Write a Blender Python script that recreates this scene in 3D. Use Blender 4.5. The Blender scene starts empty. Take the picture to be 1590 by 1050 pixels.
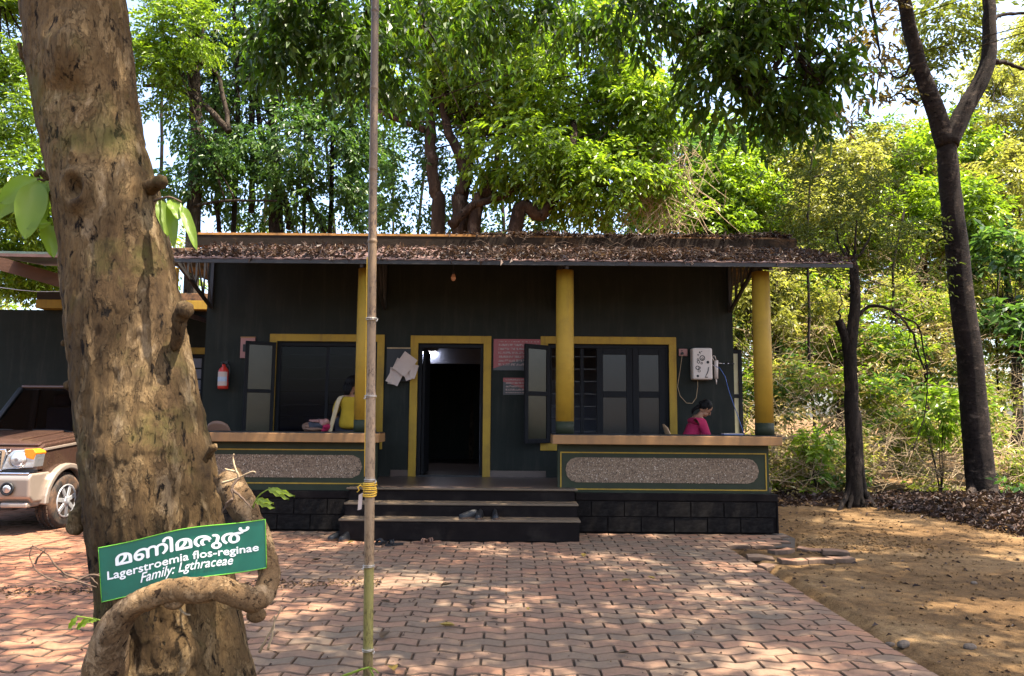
import bpy, bmesh, math, random
import numpy as np
from mathutils import Vector, Matrix, noise

sc = bpy.context.scene
COL = sc.collection
random.seed(7)

# ------------------------------------------------------------------ camera, sky, sun, exposure
F_PX, CAM_H = 1157.0, 1.55
PITCH, ROLL = math.atan(120 / F_PX), math.radians(.45)
cd = bpy.data.cameras.new('camera'); cam = bpy.data.objects.new('camera', cd); COL.objects.link(cam)
cd.sensor_width = 36; cd.sensor_fit = 'HORIZONTAL'; cd.lens = 36 * F_PX / 1590; cd.clip_end = 600; cd.clip_start = .05
fw = Vector((0, math.cos(PITCH), math.sin(PITCH))); up0 = Vector((0, -math.sin(PITCH), math.cos(PITCH))); rt0 = Vector((1, 0, 0))
c_, s_ = math.cos(ROLL), math.sin(ROLL)
rt = rt0 * c_ + up0 * s_; up = up0 * c_ - rt0 * s_
cam.matrix_world = Matrix(((rt.x, up.x, -fw.x, 0), (rt.y, up.y, -fw.y, 0), (rt.z, up.z, -fw.z, CAM_H), (0, 0, 0, 1)))
sc.camera = cam
SUN = Vector((.34, -.12, .93)).normalized()
w = bpy.data.worlds.new('World'); sc.world = w; w.use_nodes = True
nt = w.node_tree; bg = nt.nodes['Background']
sky = nt.nodes.new('ShaderNodeTexSky'); sky.sky_type = 'NISHITA'; sky.sun_disc = False
sky.sun_elevation = math.asin(SUN.z); sky.sun_rotation = math.atan2(SUN.x, SUN.y)
sky.air_density = .9; sky.dust_density = 3.6; sky.ozone_density = 1.0
nt.links.new(sky.outputs[0], bg.inputs[0]); bg.inputs[1].default_value = .15
ld = bpy.data.lights.new('sun', 'SUN'); ld.energy = 5.0; ld.angle = math.radians(.5); ld.color = (1, .90, .74)
sun = bpy.data.objects.new('sun', ld); COL.objects.link(sun); sun.rotation_euler = SUN.to_track_quat('Z', 'Y').to_euler()
sc.view_settings.view_transform = 'Standard'; sc.view_settings.look = 'None'
sc.view_settings.exposure = 2.25; sc.view_settings.gamma = 1
try: sc.view_settings.use_curve_mapping = False
except Exception: pass
cy = sc.cycles
cy.max_bounces = 7; cy.diffuse_bounces = 4; cy.glossy_bounces = 3; cy.transmission_bounces = 4; cy.transparent_max_bounces = 8
cy.caustics_reflective = False; cy.caustics_refractive = False; cy.sample_clamp_indirect = 6
cy.use_denoising = True

# ------------------------------------------------------------------ helpers
def at(px, py, Y):
    """the point at depth Y that stands at a pixel of the photograph: for measuring places out of it"""
    u = (px - 795) / F_PX; v = (525 - py) / F_PX
    d = fw + rt * u + up * v
    return Vector((0, 0, CAM_H)) + d * (Y / d.y)
def mpp(Y): return Y / F_PX

def wloc(o):
    p = Vector((0, 0, 0))
    while o is not None: p += o.location; o = o.parent
    return p
def props(o, label=None, cat=None, group=None, kind=None):
    if label: o['label'] = label
    if cat: o['category'] = cat
    if group: o['group'] = group
    if kind: o['kind'] = kind
    return o
def thing(name, label, cat, loc=(0, 0, 0), group=None):
    o = bpy.data.objects.new(name, None); COL.objects.link(o); o.location = loc; o.empty_display_size = .1
    return props(o, label, cat, group)
def link(name, me, parent=None, loc=(0, 0, 0)):
    o = bpy.data.objects.new(name, me); COL.objects.link(o); o.location = loc
    if parent is not None: o.parent = parent
    return o
def copy_tree(o, parent=None, off=None):
    c = o.copy(); COL.objects.link(c)
    if parent is not None: c.parent = parent
    if off is not None: c.location = c.location + Vector(off)
    for ch in list(o.children): copy_tree(ch, c)
    return c

class MB:
    def __init__(s): s.v = []; s.f = []; s.sm = []
    def add(s, vs, fs, sm=False):
        n = len(s.v); s.v += [tuple(p) for p in vs]; s.f += [tuple(i + n for i in f) for f in fs]; s.sm += [sm] * len(fs); return s
    def box(s, x0, x1, y0, y1, z0, z1):
        return s.add([(x0,y0,z0),(x1,y0,z0),(x1,y1,z0),(x0,y1,z0),(x0,y0,z1),(x1,y0,z1),(x1,y1,z1),(x0,y1,z1)],
                     [(0,3,2,1),(4,5,6,7),(0,1,5,4),(1,2,6,5),(2,3,7,6),(3,0,4,7)])
    def bar(s, a, b, w, h=None, upv=(0, 0, 1)):
        a = Vector(a); b = Vector(b); d = (b - a).normalized(); h = h or w
        u = d.cross(Vector(upv))
        if u.length < 1e-4: u = d.cross(Vector((1, 0, 0)))
        u.normalize(); n = u.cross(d).normalized(); u *= w / 2; n *= h / 2
        vs = [a-u-n, a+u-n, a+u+n, a-u+n, b-u-n, b+u-n, b+u+n, b-u+n]
        return s.add(vs, [(0,1,2,3),(7,6,5,4),(0,4,5,1),(1,5,6,2),(2,6,7,3),(3,7,4,0)])
    def prism(s, poly, axis, a, b):
        n = len(poly)
        def pt(p, t): return (t, p[0], p[1]) if axis == 'x' else ((p[0], t, p[1]) if axis == 'y' else (p[0], p[1], t))
        vs = [pt(p, a) for p in poly] + [pt(p, b) for p in poly]
        fs = [tuple(range(n))[::-1], tuple(range(n, 2 * n))] + [(i, (i+1) % n, n + (i+1) % n, n + i) for i in range(n)]
        return s.add(vs, fs)
    def tube(s, pts, radii, seg=8, cap=True, sm=True):
        pts = [Vector(p) for p in pts]
        if not hasattr(radii, '__len__'): radii = [radii] * len(pts)
        vs = []; fs = []; ref = None
        for i, p in enumerate(pts):
            d = (pts[min(i+1, len(pts)-1)] - pts[max(i-1, 0)])
            d = d.normalized() if d.length > 1e-9 else Vector((0, 0, 1))
            if ref is None:
                ref = d.cross(Vector((0, 1, 0)) if abs(d.y) < .9 else Vector((1, 0, 0)))
            ref = (ref - d * ref.dot(d)).normalized(); bn = d.cross(ref)
            for k in range(seg):
                a = 2 * math.pi * k / seg
                vs.append(p + (ref * math.cos(a) + bn * math.sin(a)) * radii[i])
        for i in range(len(pts) - 1):
            for k in range(seg):
                fs.append((i*seg+k, i*seg+(k+1) % seg, (i+1)*seg+(k+1) % seg, (i+1)*seg+k))
        s.add(vs, fs, sm)
        if cap:
            n = len(s.v) - len(vs)
            s.f.append(tuple(n + k for k in range(seg))[::-1]); s.sm.append(False)
            m = n + (len(pts)-1) * seg
            s.f.append(tuple(m + k for k in range(seg))); s.sm.append(False)
        return s
    def lathe(s, prof, seg=20, c=(0, 0, 0), axis='z', sm=True):
        c = Vector(c); vs = []; fs = []
        for r, h in prof:
            for k in range(seg):
                a = 2 * math.pi * k / seg; x, y = r * math.cos(a), r * math.sin(a)
                q = (x, y, h) if axis == 'z' else ((h, x, y) if axis == 'x' else (y, h, x))
                vs.append(c + Vector(q))
        m = len(prof)
        for i in range(m - 1):
            for k in range(seg): fs.append((i*seg+k, i*seg+(k+1) % seg, (i+1)*seg+(k+1) % seg, (i+1)*seg+k))
        fs.append(tuple(range(seg))[::-1]); fs.append(tuple((m-1)*seg+k for k in range(seg)))
        return s.add(vs, fs, sm)
    def ball(s, c, r, seg=14, rings=9, rot=None):
        c = Vector(c); r = Vector((r, r, r)) if not hasattr(r, '__len__') else Vector(r)
        vs = []; fs = []
        for i in range(rings + 1):
            t = math.pi * i / rings
            for k in range(seg):
                a = 2 * math.pi * k / seg
                p = Vector((math.sin(t)*math.cos(a)*r.x, math.sin(t)*math.sin(a)*r.y, math.cos(t)*r.z))
                if rot is not None: p = rot @ p
                vs.append(c + p)
        for i in range(rings):
            for k in range(seg): fs.append((i*seg+k, (i+1)*seg+k, (i+1)*seg+(k+1) % seg, i*seg+(k+1) % seg))
        return s.add(vs, fs, True)
    def build(s, name, mat, parent=None, bevel=0, bseg=2, local=False):
        off = Vector((0, 0, 0)) if (local or parent is None) else wloc(parent)
        me = bpy.data.meshes.new(name)
        me.from_pydata([(p[0]-off.x, p[1]-off.y, p[2]-off.z) for p in s.v], [], s.f)
        me.polygons.foreach_set('use_smooth', s.sm); me.update()
        if mat: me.materials.append(mat)
        o = link(name, me, parent)
        if bevel:
            m = o.modifiers.new('bevel', 'BEVEL'); m.width = bevel; m.segments = bseg; m.limit_method = 'ANGLE'; m.angle_limit = math.radians(40)
        return o

def fast_mesh(name, V, T, mat, parent=None, smooth=False):
    """triangle mesh from numpy arrays"""
    off = Vector((0, 0, 0)) if parent is None else wloc(parent)
    V = np.asarray(V, np.float32) - np.array(off, np.float32); T = np.asarray(T, np.int32)
    me = bpy.data.meshes.new(name); k = T.shape[1]
    me.vertices.add(len(V)); me.vertices.foreach_set('co', V.ravel())
    me.loops.add(T.size); me.loops.foreach_set('vertex_index', T.ravel())
    me.polygons.add(len(T)); me.polygons.foreach_set('loop_start', np.arange(0, T.size, k, dtype=np.int32))
    me.polygons.foreach_set('use_smooth', np.full(len(T), smooth, dtype=bool))
    me.update(calc_edges=True)
    me.materials.append(mat)
    return link(name, me, parent)

# ------------------------------------------------------------------ materials
def nodes(name):
    m = bpy.data.materials.new(name); m.use_nodes = True; t = m.node_tree
    return m, t, t.nodes, t.links, t.nodes['Principled BSDF']
def N(t, typ, **kw):
    n = t.nodes.new(typ)
    for k, v in kw.items():
        if k.startswith('_'): setattr(n, k[1:], v)
        else: n.inputs[k.replace('__', ' ')].default_value = v
    return n
def ramp(t, stops):
    r = t.nodes.new('ShaderNodeValToRGB'); e = r.color_ramp.elements
    while len(e) < len(stops): e.new(.5)
    for q, (p, c) in zip(e, stops): q.position = p; q.color = (c[0], c[1], c[2], 1)
    return r
def mixc(t, fac, a, b, mode='MIX'):
    m = t.nodes.new('ShaderNodeMix'); m.data_type = 'RGBA'; m.blend_type = mode
    for idx, val in ((0, fac), (6, a), (7, b)):
        if hasattr(val, 'links') or hasattr(val, 'is_linked'): t.links.new(val, m.inputs[idx])
        elif idx == 0: m.inputs[0].default_value = val
        else: m.inputs[idx].default_value = (val[0], val[1], val[2], 1)
    return m.outputs[2]
def noise_n(t, scale, detail=4, rough=.6, vec=None, dist=0):
    n = N(t, 'ShaderNodeTexNoise', Scale=scale, Detail=detail, Roughness=rough, Distortion=dist)
    if vec is not None: t.links.new(vec, n.inputs['Vector'])
    return n
def objvec(t, scale=(1, 1, 1)):
    tc = t.nodes.new('ShaderNodeTexCoord'); mp = t.nodes.new('ShaderNodeMapping'); mp.inputs['Scale'].default_value = scale
    t.links.new(tc.outputs['Object'], mp.inputs['Vector']); return mp.outputs[0]
def geopos(t, scale=(1, 1, 1)):
    g = t.nodes.new('ShaderNodeNewGeometry'); mp = t.nodes.new('ShaderNodeMapping'); mp.inputs['Scale'].default_value = scale
    t.links.new(g.outputs['Position'], mp.inputs['Vector']); return mp.outputs[0]
def bump(t, bsdf, h, strength=.3, dist=.01):
    b = N(t, 'ShaderNodeBump', Strength=strength, Distance=dist); t.links.new(h, b.inputs['Height']); t.links.new(b.outputs[0], bsdf.inputs['Normal'])
def pm(name, col, rough=.7, var=.25, scale=5, bscale=60, bstr=.25, bdist=.004, metal=0, spec=.3, dirt=None, dscale=1.5, dlo=.5, dhi=.75, stretch=(1, 1, 1), streak=None, chips=None):
    """painted / plain surface: mottled colour, dirt patches, fine relief"""
    m, t, ns, L, B = nodes(name)
    v = objvec(t, stretch)
    n1 = noise_n(t, scale, 6, .65, v)
    r = ramp(t, [(.25, [c * (1 - var) for c in col]), (.75, [min(1, c * (1 + var)) for c in col])]); L.new(n1.outputs[0], r.inputs[0])
    out = r.outputs[0]
    if dirt:
        n2 = noise_n(t, dscale, 7, .7, v); rr = ramp(t, [(dlo, (0, 0, 0)), (dhi, (1, 1, 1))]); L.new(n2.outputs[0], rr.inputs[0])
        out = mixc(t, rr.outputs[0], out, dirt)
    if streak:
        n4 = noise_n(t, 5, 8, .72, objvec(t, (1.6, 1.6, .16)), .3); r4 = ramp(t, [(.50, (0, 0, 0)), (.72, (.75, .75, .75))]); L.new(n4.outputs[0], r4.inputs[0]); out = mixc(t, r4.outputs[0], out, streak)
    if chips:
        n5 = noise_n(t, 19, 9, .78, objvec(t)); r5 = ramp(t, [(.655, (0, 0, 0)), (.675, (.9, .9, .9))]); L.new(n5.outputs[0], r5.inputs[0]); out = mixc(t, r5.outputs[0], out, chips)
    L.new(out, B.inputs['Base Color'])
    B.inputs['Roughness'].default_value = rough; B.inputs['Metallic'].default_value = metal; B.inputs['Specular IOR Level'].default_value = spec
    if bstr:
        n3 = noise_n(t, bscale, 5, .7, v); bump(t, B, n3.outputs[0], bstr, bdist)
    return m

def leaf_mat(name, stops, trans=.45, rough=.42, tcol=1.6, nsc=.5, spec=.35, hue2=None):
    m, t, ns, L, B = nodes(name)
    g = ns.new('ShaderNodeNewGeometry'); r = ramp(t, stops)
    n = noise_n(t, nsc, 3, .6, geopos(t))
    mth = N(t, 'ShaderNodeMath', _operation='MULTIPLY_ADD'); mth.inputs[1].default_value = .75; L.new(n.outputs[0], mth.inputs[0])
    m2 = N(t, 'ShaderNodeMath', _operation='MULTIPLY_ADD'); m2.inputs[1].default_value = .62; m2.inputs[2].default_value = -.20
    L.new(g.outputs['Random Per Island'], m2.inputs[0]); L.new(m2.outputs[0], mth.inputs[2])
    L.new(mth.outputs[0], r.inputs[0])
    L.new(r.outputs[0], B.inputs['Base Color']); B.inputs['Roughness'].default_value = rough; B.inputs['Specular IOR Level'].default_value = spec
    tr = ns.new('ShaderNodeBsdfTranslucent')
    tc = mixc(t, 1.0, r.outputs[0], (tcol, tcol * 1.02, tcol * .55), 'MULTIPLY'); L.new(tc, tr.inputs[0])
    mx = ns.new('ShaderNodeMixShader'); mx.inputs[0].default_value = trans
    L.new(B.outputs[0], mx.inputs[1]); L.new(tr.outputs[0], mx.inputs[2]); L.new(mx.outputs[0], ns['Material Output'].inputs['Surface'])
    return m

def bark_mat(name, c_dark, c_mid, c_light, moss=None, vs=(1, 1, .28), sc_=9, bstr=.9, bdist=.02, patch=None):
    m, t, ns, L, B = nodes(name)
    v = objvec(t, vs)
    n1 = noise_n(t, sc_, 8, .72, v, .6); n2 = noise_n(t, sc_ * 4.5, 6, .7, v)
    r = ramp(t, [(.30, c_dark), (.47, c_mid), (.60, c_light), (.75, c_mid)]); L.new(n1.outputs[0], r.inputs[0])
    r2 = ramp(t, [(.3, (.55, .5, .45)), (.6, (1.1, 1.1, 1.1))]); L.new(n2.outputs[0], r2.inputs[0])
    out = mixc(t, 1.0, r.outputs[0], r2.outputs[0], 'MULTIPLY')
    if patch:
        n5 = noise_n(t, sc_ * .45, 5, .75, objvec(t, (1.3, 1.3, .5)), 1.0); rp = ramp(t, [(.56, (0, 0, 0)), (.585, (1, 1, 1))]); L.new(n5.outputs[0], rp.inputs[0])
        out = mixc(t, rp.outputs[0], out, patch)
    if moss:
        n4 = noise_n(t, 2.2, 6, .7, objvec(t)); rm = ramp(t, [(.5, (0, 0, 0)), (.72, (.75, .75, .75))]); L.new(n4.outputs[0], rm.inputs[0])
        out = mixc(t, rm.outputs[0], out, moss)
    L.new(out, B.inputs['Base Color']); B.inputs['Roughness'].default_value = .9; B.inputs['Specular IOR Level'].default_value = .15
    add = N(t, 'ShaderNodeMath', _operation='MULTIPLY_ADD'); add.inputs[1].default_value = .35
    L.new(n2.outputs[0], add.inputs[0]); L.new(n1.outputs[0], add.inputs[2]); bump(t, B, add.outputs[0], bstr, bdist)
    return m

def crisp_bark(name, dark, mid, light, pale, moss=None, zs=.38, k=1.0):
    """flaking bark: crisp fissures, lifted plates and fine grain"""
    m, t, ns, L, B = nodes(name)
    v = objvec(t, (1, 1, zs)); wv = noise_n(t, 7 * k, 4, .6, v)
    vm = N(t, 'ShaderNodeVectorMath', _operation='MULTIPLY_ADD'); vm.inputs[1].default_value = (.10 / k, .10 / k, .10 / k); L.new(wv.outputs['Color'], vm.inputs[0]); L.new(v, vm.inputs[2]); vd = vm.outputs[0]
    big = noise_n(t, 3.2 * k, 6, .65, vd); pl = noise_n(t, 13 * k, 9, .68, vd); fis = noise_n(t, 30 * k, 8, .7, vd); gr = noise_n(t, 150 * k, 6, .75, vd)
    def rp(src, stops): r = ramp(t, stops); L.new(src, r.inputs[0]); return r.outputs[0]
    zone = noise_n(t, 1.25 * k, 6, .7, objvec(t, (1.6, 1.6, .45)), .5)
    base = rp(big.outputs[0], [(.32, [c * .6 for c in mid]), (.5, mid), (.68, light)])
    plate = rp(pl.outputs[0], [(.515, (0, 0, 0)), (.54, (1, 1, 1)), (.70, (.6, .6, .6))]); out = mixc(t, plate, base, light)
    pale_f = rp(pl.outputs[0], [(.60, (0, 0, 0)), (.615, (.8, .8, .8))]); out = mixc(t, pale_f, out, pale)
    fs_ = rp(fis.outputs[0], [(.362, (1, 1, 1)), (.412, (0, 0, 0))]); out = mixc(t, fs_, out, dark)
    low = rp(pl.outputs[0], [(.34, (.9, .9, .9)), (.41, (0, 0, 0))]); out = mixc(t, low, out, [a_ * 1.5 + b_ * .25 for a_, b_ in zip(dark, mid)])
    g_ = rp(gr.outputs[0], [(.32, (.55, .52, .5)), (.52, (1, 1, 1)), (.7, (1.2, 1.2, 1.15))]); out = mixc(t, 1.0, out, g_, 'MULTIPLY')
    out = mixc(t, 1.0, out, rp(zone.outputs[0], [(.36, (.42, .40, .42)), (.50, (.95, .95, .95)), (.64, (1.15, 1.12, 1.05))]), 'MULTIPLY')
    if moss:
        mo = noise_n(t, 2.3, 7, .72, objvec(t)); out = mixc(t, rp(mo.outputs[0], [(.54, (0, 0, 0)), (.70, (.6, .6, .6))]), out, moss)
    L.new(out, B.inputs['Base Color']); B.inputs['Roughness'].default_value = .92; B.inputs['Specular IOR Level'].default_value = .12
    h = N(t, 'ShaderNodeMath', _operation='MULTIPLY_ADD'); h.inputs[1].default_value = .8; L.new(plate, h.inputs[0])
    h2 = N(t, 'ShaderNodeMath', _operation='MULTIPLY_ADD'); h2.inputs[1].default_value = -1.3; L.new(fs_, h2.inputs[0]); h3 = N(t, 'ShaderNodeMath', _operation='MULTIPLY_ADD'); h3.inputs[1].default_value = .8; L.new(gr.outputs[0], h3.inputs[0])
    L.new(h3.outputs[0], h2.inputs[2]); L.new(h2.outputs[0], h.inputs[2]); bump(t, B, h.outputs[0], 1.0, .007 / k)
    return m

M = {}
M['wall'] = pm('wall_paint', (.0160, .0182, .0152), .8, .2, 2.2, 70, .12, .003, spec=.12, dirt=(.023, .024, .020), dscale=.9, streak=(.034, .033, .027), chips=(.05, .048, .042))
M['green'] = pm('green_paint', (.018, .023, .0095), .7, .25, 3, 50, .15, .003, dirt=(.032, .029, .018), dscale=2.5, dlo=.55, dhi=.8)
M['yellow'] = pm('yellow_paint', (.31, .188, .018), .65, .16, 3, 60, .25, .003, dirt=(.20, .12, .018), dscale=2, streak=(.17, .095, .02), chips=(.36, .25, .10))
M['beige'] = pm('beige_paint', (.25, .128, .048), .6, .14, 3, 50, .2, .003, dirt=(.16, .085, .04), dscale=3, dlo=.5, dhi=.75, streak=(.15, .085, .04), chips=(.10, .07, .045))
M['plinth'] = pm('dark_plinth_paint', (.0085, .0062, .0058), .85, .3, 4, 40, .3, .006, spec=.08, dirt=(.022, .017, .014), dscale=3)
M['block'] = pm('laterite_block_paint', (.0078, .0064, .0060), .9, .4, 7, 45, .8, .012, spec=.08, dirt=(.022, .019, .017), dscale=4, dlo=.45, dhi=.75)
M['tile'] = pm('floor_tile', (.075, .05, .04), .35, .15, 3, 40, .08, .002, spec=.4, dirt=(.06, .04, .032), dscale=2.4)
M['nosing'] = pm('step_nosing', (.11, .078, .05), .5, .2, 8, 60, .2, .003)
M['granite'] = pm('pebble_dash', (.21, .145, .095), .9, .75, 62, 55, 1.0, .02, dirt=(.05, .035, .025), dscale=45, dlo=.55, dhi=.62)
M['concrete'] = pm('roof_concrete', (.22, .115, .05), .9, .4, 5, 50, .5, .01, dirt=(.030, .021, .016), dscale=1.6, dlo=.42, dhi=.54)
M['fascia'] = pm('grimy_fascia', (.022, .016, .012), .9, .4, 5, 50, .5, .01, dirt=(.075, .042, .02), dscale=1.3, dlo=.60, dhi=.72, spec=.1)
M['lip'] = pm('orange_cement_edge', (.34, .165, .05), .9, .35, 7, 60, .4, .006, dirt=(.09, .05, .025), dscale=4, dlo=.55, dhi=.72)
M['steel'] = pm('black_steel', (.022, .02, .02), .55, .3, 12, 80, .15, .002, spec=.4)
M['sheet'] = pm('awning_sheet', (.10, .055, .045), .6, .35, 6, 40, .2, .004)
M['darkwood'] = pm('dark_window_wood', (.0075, .0075, .0085), .6, .3, 9, 60, .2, .003, spec=.12, stretch=(1, 1, .2))
M['room'] = pm('room_wall', (.16, .16, .19), .85, .12, 2, 40, .1, .003)
M['white'] = pm('white_plastic', (.50, .43, .38), .35, .05, 4, 60, .05, .001, spec=.5)
M['pinkbox'] = pm('switch_board_paint', (.30, .14, .12), .5, .15, 6, 60, .05, .001)
M['black'] = pm('black_plastic', (.012, .012, .013), .45, .2, 8, 60, .1, .001)
M['paper'] = pm('paper', (.42, .33, .28), .8, .08, 6, 30, .15, .004)
M['red'] = pm('red_enamel', (.38, .022, .012), .35, .1, 6, 60, .05, .001, spec=.5)
M['skin'] = pm('skin', (.25, .125, .075), .5, .12, 12, 80, .1, .001)
M['hair'] = pm('black_hair', (.006, .005, .005), .6, .4, 40, 90, .5, .003, spec=.1, stretch=(1, 1, .3))
M['pink'] = pm('magenta_cloth', (.30, .012, .055), .85, .15, 9, 50, .4, .005)
M['mustard'] = pm('mustard_cloth', (.34, .215, .012), .85, .15, 9, 50, .4, .005)
M['cream'] = pm('cream_scarf', (.45, .34, .2), .9, .12, 20, 60, .4, .004)
M['dcloth'] = pm('dark_trousers', (.04, .04, .05), .9, .2, 9, 60, .3, .004)
M['rubber'] = pm('rubber', (.025, .022, .02), .8, .3, 20, 60, .4, .003, dirt=(.20, .10, .05), dscale=5, dlo=.45, dhi=.8)
M['wire'] = pm('galvanised_wire', (.42, .38, .33), .4, .2, 30, 60, .1, .001, metal=.6)
M['rope'] = pm('yellow_rope', (.62, .36, .04), .7, .25, 60, 200, .8, .003)
M['stick'] = pm('dry_stick', (.30, .22, .13), .9, .35, 12, 60, .4, .004)
M['darkstick'] = pm('dark_twig', (.07, .045, .03), .9, .3, 12, 60, .4, .004)
# ------------------------------------------------------------------ ground, pavement, pavers
def fbm(x, y, sc_=1.0):
    return noise.fractal(Vector((x * sc_, y * sc_, 3.7)), 1.0, 2.0, 4)
def in_pave(x, y, m=0.0):
    return (y < 9.42 + m and x < 2.6 + m) or (y < 10.3 + m and x < 3.72 + m - max(0, (9.95 - y)) * .4 and y > 9.2 - m)
def litter_bank(x, y):
    """leaf bank under the two trees on the right"""
    d = ((x - 9.6) / 3.6) ** 2 + ((y - 12.4) / 1.9) ** 2
    return .26 * math.exp(-d * 1.1)
def ground_z(x, y):
    if in_pave(x, y, .12): return -.05
    z = -.012 + .022 * fbm(x, y, .9) + .012 * fbm(x, y, 3.1) + litter_bank(x, y)
    if y > 14: z += min(1.5, (y - 14) * .03) * (1 if x > 3 else .3)
    return z
def axis(lo, hi, f0, f1, fine):
    a = [f0]
    while a[-1] < f1: a.append(a[-1] + fine)
    st = fine
    while a[-1] < hi: st *= 1.18; a.append(min(hi, a[-1] + st))
    st = fine; b = [f0]
    while b[-1] > lo: st *= 1.18; b.append(max(lo, b[-1] - st))
    return b[:0:-1] + a
gx = axis(-150, 150, 2.2, 11.5, .07); gy = axis(-60, 260, 3.5, 14.5, .07)
V = [(x, y, ground_z(x, y)) for y in gy for x in gx]
nx = len(gx)
T = [(j*nx+i, j*nx+i+1, (j+1)*nx+i+1, (j+1)*nx+i) for j in range(len(gy)-1) for i in range(nx-1)]
m, t, ns, L, B = nodes('earth')
n1 = noise_n(t, .55, 8, .7, geopos(t)); n2 = noise_n(t, 7, 8, .75, geopos(t)); n3 = noise_n(t, 60, 4, .7, geopos(t))
r1 = ramp(t, [(.33, (.078, .044, .019)), (.5, (.150, .089, .040)), (.66, (.235, .152, .076))]); L.new(n1.outputs[0], r1.inputs[0])
r2 = ramp(t, [(.32, (.42, .39, .36)), (.50, (.95, .95, .95)), (.72, (1.25, 1.22, 1.15))]); L.new(n2.outputs[0], r2.inputs[0])
o1 = mixc(t, 1.0, r1.outputs[0], r2.outputs[0], 'MULTIPLY')
r3 = ramp(t, [(.36, (.55, .5, .45)), (.5, (1, 1, 1))]); L.new(n3.outputs[0], r3.inputs[0])
o1 = mixc(t, .7, o1, mixc(t, 1.0, o1, r3.outputs[0], 'MULTIPLY'))
L.new(o1, B.inputs['Base Color']); B.inputs['Roughness'].default_value = .95; B.inputs['Specular IOR Level'].default_value = .1
ad = N(t, 'ShaderNodeMath', _operation='ADD'); L.new(n2.outputs[0], ad.inputs[0]); L.new(n3.outputs[0], ad.inputs[1]); bump(t, B, ad.outputs[0], .9, .02)
M['earth'] = m
props(fast_mesh('ground', V, T, m, smooth=True), kind='structure')

# paver material: dusty red and grey concrete, each stone its own tint
m, t, ns, L, B = nodes('paver_concrete')
oi = ns.new('ShaderNodeObjectInfo'); g = ns.new('ShaderNodeNewGeometry')
sm_ = N(t, 'ShaderNodeMath', _operation='ADD'); L.new(oi.outputs['Random'], sm_.inputs[0]); L.new(g.outputs['Random Per Island'], sm_.inputs[1])
fr = N(t, 'ShaderNodeMath', _operation='FRACT'); L.new(sm_.outputs[0], fr.inputs[0])
nz = noise_n(t, .42, 4, .6, geopos(t)); nf = noise_n(t, 26, 7, .75, geopos(t)); nd = noise_n(t, 1.7, 7, .75, geopos(t))
# redder towards the drive on the left: sunlight put into the stones' colour
sx = ns.new('ShaderNodeSeparateXYZ'); L.new(g.outputs['Position'], sx.inputs[0])
mr = N(t, 'ShaderNodeMapRange'); mr.inputs[1].default_value = -1.5; mr.inputs[2].default_value = -4.5; mr.inputs[3].default_value = 0; mr.inputs[4].default_value = .28
L.new(sx.outputs[0], mr.inputs[0])
f1 = N(t, 'ShaderNodeMath', _operation='MULTIPLY_ADD'); f1.inputs[1].default_value = .22; L.new(fr.outputs[0], f1.inputs[0]); L.new(nz.outputs[0], f1.inputs[2])
f2 = N(t, 'ShaderNodeMath', _operation='ADD'); L.new(f1.outputs[0], f2.inputs[0]); L.new(mr.outputs[0], f2.inputs[1])
rc = ramp(t, [(.40, (.118, .090, .064)), (.52, (.150, .100, .067)), (.66, (.195, .109, .069)), (.82, (.23, .108, .061)), (.98, (.265, .104, .052))]); L.new(f2.outputs[0], rc.inputs[0])
rf = ramp(t, [(.30, (.66, .66, .66)), (.55, (1, 1, 1)), (.75, (1.12, 1.12, 1.12))]); L.new(nf.outputs[0], rf.inputs[0])
oc = mixc(t, 1.0, rc.outputs[0], rf.outputs[0], 'MULTIPLY')
rd = ramp(t, [(.50, (0, 0, 0)), (.80, (.55, .55, .55))]); L.new(nd.outputs[0], rd.inputs[0])
oc = mixc(t, rd.outputs[0], oc, (.19, .14, .09))
L.new(oc, B.inputs['Base Color']); B.inputs['Roughness'].default_value = .8; B.inputs['Specular IOR Level'].default_value = .25
bump(t, B, nf.outputs[0], .35, .004)
M['paver'] = m
M['bed'] = pm('joint_sand', (.055, .042, .032), .95, .35, 8, 90, .6, .006)

M['arris'] = pm('paver_arris_dirt', (.105, .070, .049), .95, .4, 9, 80, .4, .004, spec=.05)
PL, PW, PA, PG = .295, .143, .023, .0050
def paver_ring(cup, inset):
    s = 1 if not cup else -1
    xs = np.linspace(-PL/2 + PG + inset, PL/2 - PG - inset, 9)
    b = [s * PA * math.cos(2 * math.pi * x / PL) for x in xs]
    gi = .0062 + inset
    return [(x, -PW/2 + gi + y) for x, y in zip(xs, b)] + [(x, PW/2 - gi + y) for x, y in list(zip(xs, b))[::-1]]
def paver_geo(cup, cut=None):
    top, mid, low = paver_ring(cup, .0058), paver_ring(cup, .001), paver_ring(cup, 0)
    n = len(top); V = [(x, y, 0) for x, y in top] + [(x, y, -.0065) for x, y in mid] + [(x, y, -.045) for x, y in low]
    F = []
    for i in range(8): F.append((i, i+1, n-2-i, n-1-i))
    for k in (0, 1):
        for i in range(n): j = (i+1) % n; F.append((k*n+i, (k+1)*n+i, (k+1)*n+j, k*n+j))
    return V, F
paver_me = []
for cup in (False, True):
    V, F = paver_geo(cup); me = bpy.data.meshes.new('paver'); me.from_pydata(V, [], F); me.update(); me.materials.append(M['paver']); me.materials.append(M['arris']); me.polygons.foreach_set('material_index', [0] * 8 + [1] * (len(F) - 8)); paver_me.append(me)

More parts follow.
